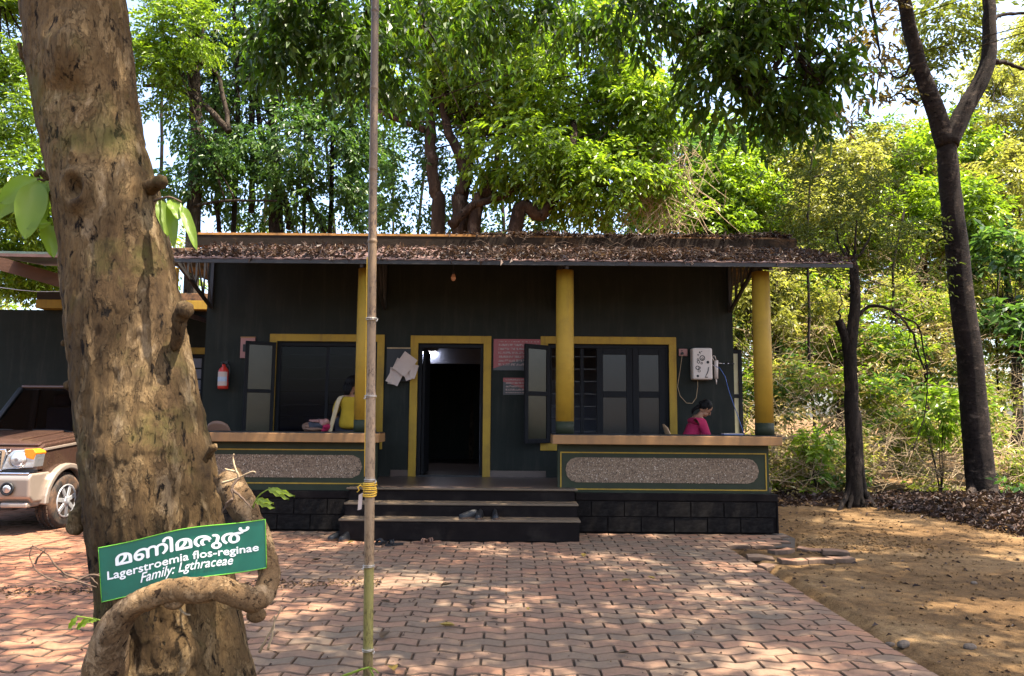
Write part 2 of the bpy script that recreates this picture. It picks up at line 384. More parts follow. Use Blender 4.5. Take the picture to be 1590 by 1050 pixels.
bedmb = MB()
bedmb.add([(-14, -3, -.022), (2.6, -3, -.022), (2.6, 9.25, -.022), (3.45, 9.25, -.022), (3.72, 9.95, -.022), (3.72, 10.4, -.022), (-14, 10.4, -.022)], [(0, 1, 2, 3, 4, 5, 6)])
bedmb.add([(-14, 10.4, -.022), (-4.92, 10.4, -.022), (-4.92, 14, -.022), (-14, 14, -.022)], [(0, 1, 2, 3)])
pavement = props(bedmb.build('pavement', M['bed']), kind='structure')
cells = []
rowi = 0; y = 3.3
rnd = random.Random(3)
while y < 13.6:
    odd = rowi % 2
    # the boundary wave has the same phase in every row: arches in even rows, cups in the half-shifted odd rows
    nx_ = int(18 / PL)
    for i in range(nx_):
        x = 2.60 + 1.2 - (i + .5 + (.5 if odd else 0)) * PL + .0
        ok = False
        if y < 9.2: ok = x - PL / 2 < 2.57
        elif y < 10.15: ok = x < 3.55 - max(0, 9.95 - y) * .4
        else: ok = x < -4.95
        if y > 9.44 and -2.1 < x < .84: ok = False
        u = x / max(y, .1)
        if not (-.80 < u < .80): ok = False
        if ok and y > 10.2 and x > -4.95: ok = False
        if ok: cells.append((x, y, odd))
    y += PW; rowi += 1
cells.sort(key=lambda c: c[1] * c[1] + .15 * c[0] ** 2)
vis = [c for c in cells if c[1] > 4.25]
near = [c for c in cells if c[1] <= 4.25]
def jit(): return (rnd.uniform(-.003, .003), rnd.uniform(-.012, .012))
def cut_verts(v, x, y):
    if y < 9.2 and x + PL / 2 > 2.6: v = v.copy(); v[:, 0] = np.minimum(v[:, 0], 2.6 - x)
    return v
for x, y, odd in vis[:300]:
    me = paver_me[odd]
    if y < 9.2 and x + PL / 2 > 2.605:
        me = me.copy(); vv = np.empty(len(me.vertices) * 3); me.vertices.foreach_get('co', vv); me.vertices.foreach_set('co', cut_verts(vv.reshape(-1, 3), x, y).ravel()); me.update()
    o = bpy.data.objects.new('paver', me); COL.objects.link(o); o.parent = pavement
    dz, rz = jit(); o.location = (x + rnd.uniform(-.0015, .0015), y, dz); o.rotation_euler = (rnd.uniform(-.008, .008), rnd.uniform(-.008, .008), rz * .5)
V0, F0 = [np.array(paver_geo(c)[0]) for c in (False, True)], paver_geo(False)[1]
VV = []; FF = []; n0 = 0; q = np.array(F0)
for x, y, odd in vis[300:] + near:
    dz, rz = jit(); v = cut_verts(V0[odd].copy(), x, y); tx, ty = rnd.uniform(-.01, .01), rnd.uniform(-.01, .01)
    v[:, 2] += dz + v[:, 0] * tx + v[:, 1] * ty; v[:, 0] += x; v[:, 1] += y
    VV.append(v); FF.append(q + n0); n0 += len(v)
pv = props(fast_mesh('pavers', np.concatenate(VV), np.concatenate(FF), M['paver'], pavement), kind='stuff'); pv.data.materials.append(M['arris'])
pv.data.polygons.foreach_set('material_index', np.tile(np.array([0] * 8 + [1] * (len(F0) - 8), np.int32), len(VV)))

# ------------------------------------------------------------------ main building
FL, WY, ST = .58, 11.9, 1.29           # floor height, front face of the wall, counter top
bl = thing('office_building', 'low charcoal office with yellow columns, open porch and leaf-covered flat roof', 'building', (0, 11.9, 0))
wl = MB()
for x0, x1 in ((-4.92, -3.77), (-2.15, -1.50), (-.44, .58), (2.51, 3.55)): wl.box(x0, x1, WY, WY + .22, FL, 4.19)
for x0, x1, z0 in ((-3.77, -2.15, 2.69), (-1.50, -.44, 2.68), (.58, 2.51, 2.69)): wl.box(x0, x1, WY, WY + .22, z0, 4.19)
for x0, x1 in ((-3.77, -2.15), (.58, 2.51)): wl.box(x0, x1, WY, WY + .22, FL, 1.10)
wl.box(-4.92, -4.70, WY + .22, 17, 0, 4.19); wl.box(3.33, 3.55, WY + .22, 17, 0, 4.19); wl.box(-4.70, 3.33, 16.8, 17, 0, 4.19)
wl.build('wall', M['wall'], bl)
MB().box(-4.695, -1.9, 14.6, 14.7, FL, 4.18).box(-.62, 3.325, 14.6, 14.7, FL, 4.18).box(-1.9, -.62, 14.6, 14.7, 2.55, 4.18).build('partition', M['room'], bl)
MB().box(-4.698, -4.66, 12.13, 14.59, FL, 4.18).box(3.29, 3.328, 12.13, 14.59, FL, 4.18).box(-4.65, 3.28, 12.13, 14.59, 4.12, 4.18).build('room_lining', M['room'], bl)
fl = MB().box(-4.92, 3.60, 10.45, 17, .30, FL).build('porch_floor', M['tile'], bl, bevel=.008)
MB().box(-2.14, .85, 10.04, 10.295, .05, FL - .03).build('landing', M['plinth'], bl); MB().box(-2.16, .87, 10.06, 10.295, FL - .03, FL).build('landing_tile', M['tile'], bl); MB().box(-1.80, .636, 10.295, 10.45, .05, FL).build('landing_tile', M['tile'], bl)
MB().box(-1.50, -.44, 11.90, 11.98, FL, FL + .02).build('threshold', M['black'], bl)
for a_, b_ in ((-1.898, -1.62), (-.33, .55)): MB().box(a_, b_, 11.885, 11.9, FL + .001, FL + .10).build('skirting', M['tile'], bl)
# steps
for z, y0, y1 in ((.255, 9.42, 9.72), (.42, 9.72, 10.02)):
    s = MB().box(-2.12, .855, y0 + .012, y1 + .012, 0, z - .025).build('step', M['plinth'], bl)
    MB().box(-2.135, .87, y0, y1 + .012, z - .025, z).build('tread', M['nosing'], s, bevel=.006)
MB().box(-2.175, .885, 10.005, 10.06, FL - .02, FL + .004).build('floor_edge', M['nosing'], bl, bevel=.005)
# plinth of laterite blocks
for a_, b_ in ((-4.92, -2.12), (.855, 3.585)):
    pl_ = MB().box(a_, b_, 10.222, 10.46, 0, .42).build('plinth', M['plinth'], bl)
    MB().box(a_ + (.017 if a_ > 0 else 0), b_ + (.015 if a_ > 0 else -.042), 10.2, 10.46, .42, .515).build('plinth_cap', M['plinth'], pl_, bevel=.008)
MB().box(3.578, 3.598, 10.2, 17, 0, .42).build('plinth_side', M['plinth'], pl_)
BW, BH = .446, .198
proto = None; rb = random.Random(5)
for c in range(2):
    for side, (xa, xb) in enumerate(((.86, 3.575), (-4.92, -2.13))):
        x = xa - (BW * .5 if c else 0)
        while x < xb - .05:
            a, b = max(x, xa), min(x + BW, xb)
            if b - a > .1:
                if proto is None:
                    proto = MB().box(-.5, .5, -.012, .03, -.5, .5).build('stone_block', M['block'], pl_, local=True)
                    o = proto; o.modifiers.new('bevel', 'BEVEL').width = .006
                else: o = proto.copy(); COL.objects.link(o)
                o.location = Vector(((a + b) / 2, 10.212 + rb.uniform(-.004, .004), .105 + c * .204)) - wloc(pl_)
                o.scale = (b - a - .012, 1, BH - .008)
            x += BW
# counters: body, overhanging slab, thin yellow frame, pebble-dash panel
def pebbles(poly, y, n, seed):
    r = np.random.default_rng(seed); xs = np.array([p[0] for p in poly]); zs = np.array([p[1] for p in poly])
    P = np.stack([r.uniform(xs.min(), xs.max(), n), r.uniform(zs.min(), zs.max(), n)], 1)
    ok = np.ones(n, bool)
    for i in range(len(poly)):
        a, b = poly[i], poly[(i+1) % len(poly)]
        ok &= ((b[0]-a[0]) * (P[:, 1]-a[1]) - (b[1]-a[1]) * (P[:, 0]-a[0])) > .004
    P = P[ok]; k = len(P); o6 = np.array([(1,0,0),(-1,0,0),(0,1,0),(0,-1,0),(0,0,1),(0,0,-1)], float)
    sz = r.uniform(.004, .011, (k, 1, 1)) * r.uniform(.6, 1.2, (k, 1, 3)); a = r.uniform(0, 6.28, k)
    v = o6[None] * sz; x = v[..., 0] * np.cos(a)[:, None] - v[..., 2] * np.sin(a)[:, None]; z = v[..., 0] * np.sin(a)[:, None] + v[..., 2] * np.cos(a)[:, None]
    v = np.stack([x + P[:, 0:1], v[..., 1] * .8 + y, z + P[:, 1:2]], 2)
    f8 = np.array([(0,2,4),(2,1,4),(1,3,4),(3,0,4),(2,0,5),(1,2,5),(3,1,5),(0,3,5)])
    return v.reshape(-1, 3), (f8[None] + (np.arange(k) * 6)[:, None, None]).reshape(-1, 3)
m, t, ns, L, B = nodes('pebble_stone'); g = ns.new('ShaderNodeNewGeometry')
r_ = ramp(t, [(0, (.05, .035, .025)), (.4, (.19, .13, .085)), (.8, (.36, .26, .17)), (1, (.5, .42, .33))]); L.new(g.outputs['Random Per Island'], r_.inputs[0]); L.new(r_.outputs[0], B.inputs['Base Color']); B.inputs['Roughness'].default_value = .7
M['pebble'] = m
def stadium(x0, x1, z0, z1, ch, k=3):
    zc, hh = (z0 + z1) / 2, (z1 - z0) / 2
    pts = []
    for sx_, x in ((1, x1), (-1, x0)):
        for i in range(k + 1):
            a = -math.pi / 2 + math.pi * i / k if sx_ > 0 else math.pi / 2 + math.pi * i / k
            pts.append((x - sx_ * ch + math.cos(a) * ch, zc + math.sin(a) * hh))
    return pts
def counter(x0, x1, poly, slab, trim, seed):
    c = MB().box(x0, x1, 10.3, 10.45, .515, ST - .12).build('counter', M['green'], bl)
    MB().box(slab[0], slab[1], 10.1, 10.62, ST - .12, ST).build('counter_slab', M['beige'], c, bevel=.006)
    MB().box(slab[0] + .004, slab[1] - .004, 10.106, 10.61, ST, ST + .012).build('slab_top', M['black'], c)
    pnl = MB().prism(poly, 'y', 10.292, 10.3).build('relief_panel', M['granite'], c)
    v, f = pebbles(poly, 10.291, 3600 if seed == 1 else 3600, seed)
    props(fast_mesh('pebbles', v, f, M['pebble'], c), kind='stuff')
    a, b, z0, z1 = trim; tw = .016
    MB().box(a, b, 10.29, 10.3, z1 - tw, z1).box(a, b, 10.29, 10.3, z0, z0 + tw).box(a, a + tw, 10.29, 10.3, z0 + tw, z1 - tw).box(b - tw, b, 10.29, 10.3, z0 + tw, z1 - tw).build('yellow_border', M['yellow'], c)
    return c
cr = counter(.638, 3.52, stadium(.744, 3.38, .650, .985, .15, 6), (.556, 3.646), (.672, 3.487, .552, 1.06), 1)
cl = counter(-4.90, -1.85, stadium(-4.72, -2.03, .685, .99, .13, 4), (-4.98, -1.783), (-4.83, -1.905, .60, 1.068), 2)
MB().box(3.38, 3.518, 10.452, 11.89, FL, ST - .122).build('side_parapet', M['green'], bl)
MB().box(3.34, 3.60, 10.622, 11.89, ST - .12, ST - .001).build('side_slab', M['beige'], bl, bevel=.006)
# columns
CY = 10.37
col = None
for x in (.74, 3.50, -2.05, -4.84):
    if col is None:
        col = MB().tube([(x, CY, ST + .013 + .17), (x, CY, 2.4), (x, CY, 3.585)], [.126, .125, .123], 28).build('column', M['yellow'], bl)
        MB().tube([(x, CY, ST + .012), (x, CY, ST + .183)], .128, 28).build('column_base', M['green'], col)
        MB().tube([(x, CY, 3.585), (x, CY, 3.74)], .035, 10).build('steel_stub', M['steel'], col)
        x_ = x
    else: copy_tree(col, bl, (x - x_, 0, 0))
# awning over the porch
AY0, AZ0, AY1, AZ1 = 9.9, 3.63, 11.62, 4.19
sl = (AZ1 - AZ0) / (AY1 - AY0)
AX0, AX1 = -4.66, 4.60
aw = MB()
nr = 74
vs = []
for i in range(nr + 1):
    x = AX0 + (AX1 - AX0) * i / nr; dz = .011 * (i % 2)
    for y_, z_ in ((AY0, AZ0), (AY1, AZ1)): vs += [(x, y_, z_ + dz), (x, y_, z_ + dz - .012)]
fs = []
for i in range(nr):
    a, b = i * 4, (i + 1) * 4; fs += [(a, b, b+2, a+2), (a+1, a+3, b+3, b+1), (a, a+1, b+1, b)]
aw.add(vs, fs)
awn = aw.build('awning', M['sheet'], bl)
MB().bar((AX0, AY0 + .02, AZ0 - .035), (AX1, AY0 + .02, AZ0 - .035), .03, .05).build('edge_beam', M['steel'], awn)
pu = MB()
for f in (.3, .6, .9): pu.bar((AX0, AY0 + (AY1-AY0)*f, AZ0 + (AZ1-AZ0)*f - .045), (AX1 - .7, AY0 + (AY1-AY0)*f, AZ0 + (AZ1-AZ0)*f - .045), .04, .05)
pu.build('purlin', M['steel'], awn)
for f in (.3, .6, .9): pass
tr0 = None
for x in (3.50, .74, -2.05, -4.84):
    if tr0 is None:
        b = MB(); top = lambda y_: AZ0 + (y_ - AY0) * sl - .09
        b.bar((x, 9.95, top(9.95)), (x, 11.88, top(11.6)), .04, .05); b.bar((x, 11.86, 3.22), (x, 11.86, 4.05), .04, .05, (1, 0, 0))
        b.bar((x, 11.86, 3.24), (x, 10.5, top(10.5)), .04, .05)
        ys = [11.86, 11.55, 11.25, 10.95, 10.7]
        lo = lambda y_: 3.24 + (11.86 - y_) / (11.86 - 10.5) * (top(10.5) - 3.24)
        for k in range(4):
            b.bar((x, ys[k+1], lo(ys[k+1])), (x, ys[k+1], top(ys[k+1])), .022); b.bar((x, ys[k], lo(ys[k])), (x, ys[k+1], top(ys[k+1])), .022)
        tr0 = b.build('roof_bracket', M['steel'], bl); x_ = x
    else: copy_tree(tr0, bl, (x - x_, 0, 0))
# flat roof
MB().box(-5.02, 4.50, 11.62, 17.4, 4.192, 4.395).build('roof_slab', M['concrete'], bl, bevel=.012)
MB().box(-5.03, 4.51, 11.606, 11.62, 4.192, 4.362).build('roof_fascia', M['fascia'], bl)
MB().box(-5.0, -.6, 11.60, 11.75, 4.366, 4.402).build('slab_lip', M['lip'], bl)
MB().box(-6.6, -4.55, 13.6, 17.0, 4.396, 4.60).build('roof_upstand', M['concrete'], bl, bevel=.012)

# windows and door
def frosted(name, col, tr=.35):
    m, t, ns, L, B = nodes(name); n = noise_n(t, 3, 4, .6, objvec(t)); r = ramp(t, [(.3, [c*.7 for c in col]), (.7, col)]); L.new(n.outputs[0], r.inputs[0])
    L.new(r.outputs[0], B.inputs['Base Color']); B.inputs['Roughness'].default_value = .22; B.inputs['Specular IOR Level'].default_value = .5
    tb = ns.new('ShaderNodeBsdfTranslucent'); L.new(r.outputs[0], tb.inputs[0]); mx = ns.new('ShaderNodeMixShader'); mx.inputs[0].default_value = tr
    L.new(B.outputs[0], mx.inputs[1]); L.new(tb.outputs[0], mx.inputs[2]); L.new(mx.outputs[0], ns['Material Output'].inputs[0]); return m
M['frost'] = frosted('frosted_pane', (.036, .033, .017)); M['frost2'] = frosted('dull_pane', (.017, .015, .016)); M['frostlit'] = frosted('cream_pane', (.80, .74, .50), .65)
m, t, ns, L, B = nodes('clear_glass'); gl = ns.new('ShaderNodeBsdfGlossy'); gl.inputs['Roughness'].default_value = .03; tp = ns.new('ShaderNodeBsdfTransparent'); tp.inputs[0].default_value = (.75, .78, .8, 1)
fz = N(t, 'ShaderNodeFresnel', IOR=1.18); tp.inputs[0].default_value = (.55, .55, .60, 1); mx = ns.new('ShaderNodeMixShader'); L.new(fz.outputs[0], mx.inputs[0]); L.new(tp.outputs[0], mx.inputs[1]); L.new(gl.outputs[0], mx.inputs[2]); L.new(mx.outputs[0], ns['Material Output'].inputs[0]); M['glass'] = m
def rect_frame(x0, x1, z0, z1, y0, y1, wd, name, mat, parent, bot=True, bevel=.004):
    b = MB().box(x0, x1, y0, y1, z1 - wd, z1).box(x0, x0 + wd, y0, y1, z0, z1 - wd).box(x1 - wd, x1, y0, y1, z0, z1 - wd)
    if bot: b.box(x0 + wd, x1 - wd, y0, y1, z0, z0 + wd)
    return b.build(name, mat, parent, bevel=bevel)
def sash(parent, a, b, z0, z1, pane, fw_=.06, th=.035, name='sash', mid=.5):
    """a two-pane casement from the hinge a to b (plan points)"""
    a = Vector((a[0], a[1], 0)); b = Vector((b[0], b[1], 0)); d = (b - a).normalized(); n = Vector((-d.y, d.x, 0))
    def bar(p, q, zl, zh, w_):
        p = a + d * p; q = a + d * q; h = n * th / 2; vs = [p-h, q-h, q+h, p+h]
        return [(v.x, v.y, zl) for v in vs] + [(v.x, v.y, zh) for v in vs]
    f6 = [(0,3,2,1),(4,5,6,7),(0,1,5,4),(1,2,6,5),(2,3,7,6),(3,0,4,7)]
    W = (b - a).length; zm = z0 + (z1 - z0) * mid; f = MB()
    for q in ((0, fw_, z0, z1), (W - fw_, W, z0, z1), (fw_, W - fw_, z0, z0 + fw_), (fw_, W - fw_, z1 - fw_, z1), (fw_, W - fw_, zm - fw_ / 2, zm + fw_ / 2)):
        f.add(bar(q[0], q[1], q[2], q[3], 0), f6)
    o = f.build(name, M['darkwood'], parent); o.modifiers.new('bevel', 'BEVEL').width = .004
    for zl, zh in ((z0 + fw_, zm - fw_ / 2), (zm + fw_ / 2, z1 - fw_)):
        p = a + d * (fw_ - .003); q = a + d * (W - fw_ + .003); h = n * .004; vs = [p-h, q-h, q+h, p+h]
        MB().add([(v.x, v.y, zl - .003) for v in vs] + [(v.x, v.y, zh + .003) for v in vs], f6).build('pane', pane, parent)
    return o
wr = rect_frame(.58, 2.51, 1.10, 2.69, 11.93, 12.02, .06, 'window', M['darkwood'], bl)
rect_frame(.46, 2.63, 1.0, 2.815, 11.875, 11.9, .118, 'window_surround', M['yellow'], wr)
for z in (1.3, 1.5, 1.7, 1.9, 2.1, 2.3, 2.5): MB().bar((.64, 12.0, z), (2.45, 12.0, z), .014).build('grille_bar', M['steel'], wr)
MB().bar((1.13, 11.975, 1.16), (1.13, 11.975, 2.63), .05, .05, (1, 0, 0)).build('mullion', M['darkwood'], wr)
sash(wr, (1.36, 11.92), (1.93, 11.92), 1.16, 2.63, M['frost2'], .10)
sash(wr, (1.934, 11.92), (2.45, 11.92), 1.16, 2.63, M['frost2'], .10)
sash(wr, (.60, 11.86), (.20, 11.52), 1.12, 2.66, M['frost'], .07)
wl_ = rect_frame(-3.77, -2.15, 1.10, 2.69, 11.93, 12.02, .06, 'window', M['darkwood'], bl)
rect_frame(-3.88, -2.04, 1.0, 2.82, 11.875, 11.9, .115, 'window_surround', M['yellow'], wl_)
for z in (1.3, 1.5, 1.7, 1.9, 2.1, 2.3, 2.5): MB().bar((-3.71, 12.0, z), (-2.21, 12.0, z), .014).build('grille_bar', M['steel'], wl_)
MB().bar((-2.96, 11.975, 1.16), (-2.96, 11.975, 2.63), .05, .05, (1, 0, 0)).build('mullion', M['darkwood'], wl_)
MB().box(-3.70, -2.985, 11.955, 11.96, 1.165, 2.625).box(-2.935, -2.22, 11.955, 11.96, 1.165, 2.625).build('pane', M['glass'], wl_)
sash(wl_, (-3.77, 11.86), (-4.17, 11.62), 1.12, 2.68, M['frost'], .055)
ws = sash(bl, (3.56, 12.55), (3.88, 12.55), 1.12, 2.68, M['frostlit'], .065, name='side_window')
dr = rect_frame(-1.50, -.44, FL + .02, 2.68, 11.93, 12.03, .06, 'door_frame', M['darkwood'], bl, bot=False)
rect_frame(-1.622, -.33, FL, 2.81, 11.872, 11.9, .122, 'door_surround', M['yellow'], bl, bot=False)
MB().box(-1.44, -1.40, 12.04, 12.80, FL + .02, 2.61).build('door_leaf', M['darkwood'], bl, bevel=.004)
# dim tube lamp inside the room
m, t, ns, L, B = nodes('tube_glow'); em = N(t, 'ShaderNodeEmission', Strength=45.0); em.inputs[0].default_value = (.75, .82, 1, 1); L.new(em.outputs[0], ns['Material Output'].inputs[0])
tl = thing('tube_lamp', 'lit white tube lamp on the wall inside the doorway', 'lamp', tuple(at(663, 548, 14.5)))
p = at(663, 548, 14.5)
MB().box(p.x - .18, p.x + .18, 14.545, 14.6, p.z + .015, p.z + .05).build('fitting', M['white'], tl, bevel=.004)
MB().tube([(p.x - .17, 14.55, p.z), (p.x + .17, 14.55, p.z)], .014, 10).build('tube', m, tl)

# ------------------------------------------------------------------ left wing and car shed
wg = thing('side_wing', 'lower dark wing with yellow parapet band behind the tree trunk', 'building', (-8, 13.8, 0))
MB().box(-13, -4.93, 13.8, 14.0, 0, 3.44).build('wall', M['wall'], wg)
MB().box(-8.75, -4.93, 13.55, 14.2, 3.44, 3.60).build('parapet_band', M['yellow'], wg, bevel=.006)
MB().box(-8.75, -4.93, 13.56, 14.2, 3.601, 3.74).build('parapet_top', M['concrete'], wg, bevel=.006)
ww = rect_frame(-6.9, -5.67, 1.3, 2.62, 13.74, 13.8, .06, 'window', M['darkwood'], wg)
MB().box(-7.0, -5.60, 13.72, 13.8, 2.63, 2.75).build('lintel', M['yellow'], ww)
for k in range(6): MB().box(-6.84, -5.73, 13.75, 13.765, 1.38 + k * .2, 1.55 + k * .2).build('louvre', M['room'], ww)
cp = thing('car_shed', 'open car shed with a sloping timber eave over the jeep', 'shed', (-8, 11, 0))
e0, e1 = at(-60, 392, 10.5), at(225, 474, 10.5)
MB().add([(e0.x, 10.5, e0.z + .10), (e1.x, 10.5, e1.z + .09), (e1.x, 10.5, e1.z - .09), (e0.x, 10.5, e0.z - .10), (e0.x, 10.58, e0.z + .10), (e1.x, 10.58, e1.z + .09), (e1.x, 10.58, e1.z - .09), (e0.x, 10.58, e0.z - .10)],
         [(0,3,2,1),(4,5,6,7),(0,1,5,4),(1,2,6,5),(2,3,7,6),(3,0,4,7)]).build('eave_board', pm('old_timber', (.085, .04, .022), .85, .35, 6, 40, .5, .006, stretch=(.3, 1, 1)), cp)
MB().add([(e0.x - 3, 10.59, e0.z + .9), (e1.x, 10.59, e1.z + .09), (e1.x, 13.79, e1.z + .09), (e0.x - 3, 13.79, e0.z + .9), (e0.x - 3, 10.59, e0.z + .82), (e1.x, 10.59, e1.z + .02), (e1.x, 13.79, e1.z + .02), (e0.x - 3, 13.79, e0.z + .82)],
         [(0,1,2,3),(7,6,5,4),(0,4,5,1),(1,5,6,2),(2,6,7,3),(3,7,4,0)]).build('roof', M['sheet'], cp)
a0, a1 = at(-40, 389, 9.7), at(102, 392, 9.7)
MB().add([(a0.x, 9.7, a0.z), (a1.x, 9.7, a1.z), (a1.x, 11.2, a1.z + .13), (a0.x, 11.2, a0.z + .13), (a0.x, 9.7, a0.z - .03), (a1.x, 9.7, a1.z - .03), (a1.x, 11.2, a1.z + .10), (a0.x, 11.2, a0.z + .10)],
         [(0,1,2,3),(7,6,5,4),(0,4,5,1),(1,5,6,2),(2,6,7,3),(3,7,4,0)]).build('tin_sheet', pm('green_tin', (.08, .12, .10), .6, .3, 5, 40, .2, .004, dirt=(.08, .035, .022), dscale=3), cp)
MB().bar((a0.x, 9.72, a0.z - .05), (a1.x, 9.72, a1.z - .05), .04, .04).build('tin_rail', M['sheet'], cp)
for x_ in (a1.x + .12, -9.6): MB().bar((x_, 10.7, 0), (x_, 10.7, 3.62), .09, .09, (0, 1, 0)).build('post', M['steel'], cp)
MB().tube([at(-20, 444, 10.3), at(0, 446.5, 10.3), at(30, 450.5, 10.3), at(60, 453, 10.3), at(98, 452.5, 10.3), at(118, 450, 10.3)], .006, 6).build('cable', M['wire'], cp)
# ------------------------------------------------------------------ foliage tools
def unit(a): return a / np.maximum(np.linalg.norm(a, axis=-1, keepdims=True), 1e-9)
def leaf_geo(rng, P, D, size, wr=.38, fold=.12, curl=.12):
    """one folded, curled leaf of two triangles pairs at each P along D"""
    n = len(P); D = unit(D); U = rng.normal(size=(n, 3)); U[:, 2] = np.abs(U[:, 2]) + .9
    S = unit(np.cross(D, U)); Nn = unit(np.cross(S, D)); s = size[:, None]; w = s * wr * .5
    mid = P + D * s * .45
    v = np.stack([P, mid + S * w + Nn * s * fold, P + D * s - Nn * s * curl, mid - S * w + Nn * s * fold], 1)
    f = np.array([(0, 1, 2), (0, 2, 3)])
    return v.reshape(-1, 3), (f[None] + (np.arange(n) * 4)[:, None, None]).reshape(-1, 3)
def spray_leaves(rng, C, O, k, twig, lsize, droop, wr=.38, spread=.8):
    """k leaves along a twig that starts at each C and runs along O"""
    n = len(C); O = unit(O + rng.normal(size=(n, 3)) * .45 + np.array([0, 0, -droop * .6]))
    t = np.tile((np.arange(k) + .5) / k, (n, 1)); L = twig * rng.uniform(.6, 1.3, (n, 1))
    sag = np.zeros((n, k, 3)); sag[..., 2] = -(t ** 2) * L * droop * .5
    P = C[:, None] + O[:, None] * (t * L)[..., None] + sag
    side = unit(np.cross(O, np.array([0, 0, 1.0]) + rng.normal(size=(n, 3)) * .2))
    sg = np.where(np.arange(k) % 2 == 0, 1., -1.)[None, :, None]
    D = O[:, None] * .55 + side[:, None] * sg * spread + rng.normal(size=(n, k, 3)) * .28 + np.array([0, 0, -droop])
    sz = lsize * rng.uniform(.6, 1.25, n * k)
    return leaf_geo(rng, P.reshape(-1, 3), D.reshape(-1, 3), sz, wr)
def blob_points(rng, blobs, n, shell=.5, gap=.0, gfreq=.9, seed=0):
    """points and outward directions through ellipsoids (centre, radii); gaps where a noise field is low"""
    w = np.array([(b[1][0] * b[1][1] * b[1][2]) ** .66 * (b[2] if len(b) > 2 else 1) for b in blobs]); w /= w.sum()
    idx = rng.choice(len(blobs), n, p=w); d = unit(rng.normal(size=(n, 3))); r = rng.uniform(0, 1, n) ** (shell * .66)
    R = np.array([b[1] for b in blobs])[idx]; C = np.array([tuple(b[0]) for b in blobs])[idx]
    P = C + d * r[:, None] * R
    if gap > -1:
        off = Vector((seed * 7.1, seed * 3.3, seed * 1.7))
        nz = np.array([noise.noise(Vector(p) * gfreq + off) for p in P.tolist()])
        k = nz > gap; P, d, C = P[k], d[k], C[k]
    return P, d
def px_blob(px, py, rx, ry, Y, dz=None, wgt=1):
    c = at(px, py, Y); k = mpp(Y); return (tuple(c), (rx * k, (dz if dz else (rx + ry) / 2 * k), ry * k), wgt)

def limb(mb, pts, r0, r1, seg=8, wob=.04, rng=random):
    """a wobbly tapered limb through the points"""
    pts = [Vector(p) for p in pts]; out = []; n = 5
    for i in range(len(pts) - 1):
        p0 = pts[max(i-1, 0)]; p1 = pts[i]; p2 = pts[i+1]; p3 = pts[min(i+2, len(pts)-1)]
        for k in range(n):
            t = k / n
            q = .5 * ((2*p1) + (p2-p0)*t + (2*p0-5*p1+4*p2-p3)*t*t + (3*p1-p0-3*p2+p3)*t**3)
            out.append(q)
    out.append(pts[-1]); m = len(out) - 1
    out = [q + Vector((rng.uniform(-1, 1), rng.uniform(-1, 1), 0)) * wob * (0 if i in (0, m) else 1) for i, q in enumerate(out)]
    mb.tube(out, [r0 + (r1 - r0) * (i / m) ** .85 for i in range(m + 1)], seg)
    return out

B_ = dict(
 grey=crisp_bark('grey_brown_bark', (.010, .008, .006), (.040, .029, .020), (.070, .053, .038), (.11, .09, .07), moss=(.03, .038, .012), k=.5),
 dark=crisp_bark('dark_bark', (.006, .005, .0045), (.021, .016, .013), (.038, .028, .022), (.075, .058, .046), k=.5),
 red=crisp_bark('reddish_bark', (.010, .006, .004), (.042, .025, .016), (.072, .045, .029), (.12, .085, .06), k=.5))
LM = dict(
 deep=leaf_mat('deep_green_leaf', [(.05, (.014, .032, .005)), (.40, (.034, .075, .008)), (.75, (.065, .120, .010)), (.97, (.13, .17, .02))], .45, .40, 1.7),
 bright=leaf_mat('bright_green_leaf', [(.05, (.045, .070, .008)), (.35, (.100, .170, .011)), (.7, (.170, .245, .016)), (.97, (.26, .29, .04))], .50, .36, 1.7, spec=.5),
 yellow=leaf_mat('yellow_green_leaf', [(.05, (.09, .095, .022)), (.35, (.185, .195, .040)), (.7, (.285, .280, .070)), (.97, (.42, .38, .18))], .50, .40, 1.5, spec=.5),
 olive=leaf_mat('olive_leaf', [(.05, (.05, .058, .013)), (.4, (.112, .138, .022)), (.75, (.18, .205, .035)), (.97, (.28, .25, .08))], .45, .55, 1.4),
 blue=leaf_mat('cool_green_leaf', [(.05, (.020, .046, .014)), (.4, (.046, .100, .024)), (.75, (.085, .150, .030)), (.97, (.15, .20, .05))], .46, .35, 1.6),
 straw=leaf_mat('straw_leaf', [(.05, (.11, .075, .03)), (.4, (.22, .165, .07)), (.75, (.33, .265, .13)), (.97, (.45, .40, .25))], .35, .5, 1.2),
 shade=leaf_mat('dull_olive_leaf', [(.05, (.025, .034, .008)), (.4, (.055, .075, .013)), (.75, (.095, .12, .022)), (.97, (.16, .16, .05))], .42, .55, 1.4),
 rusty=leaf_mat('rusty_leaf', [(.05, (.05, .03, .015)), (.4, (.10, .075, .025)), (.75, (.14, .10, .03)), (.97, (.20, .12, .05))], .4, .5, 1.4))

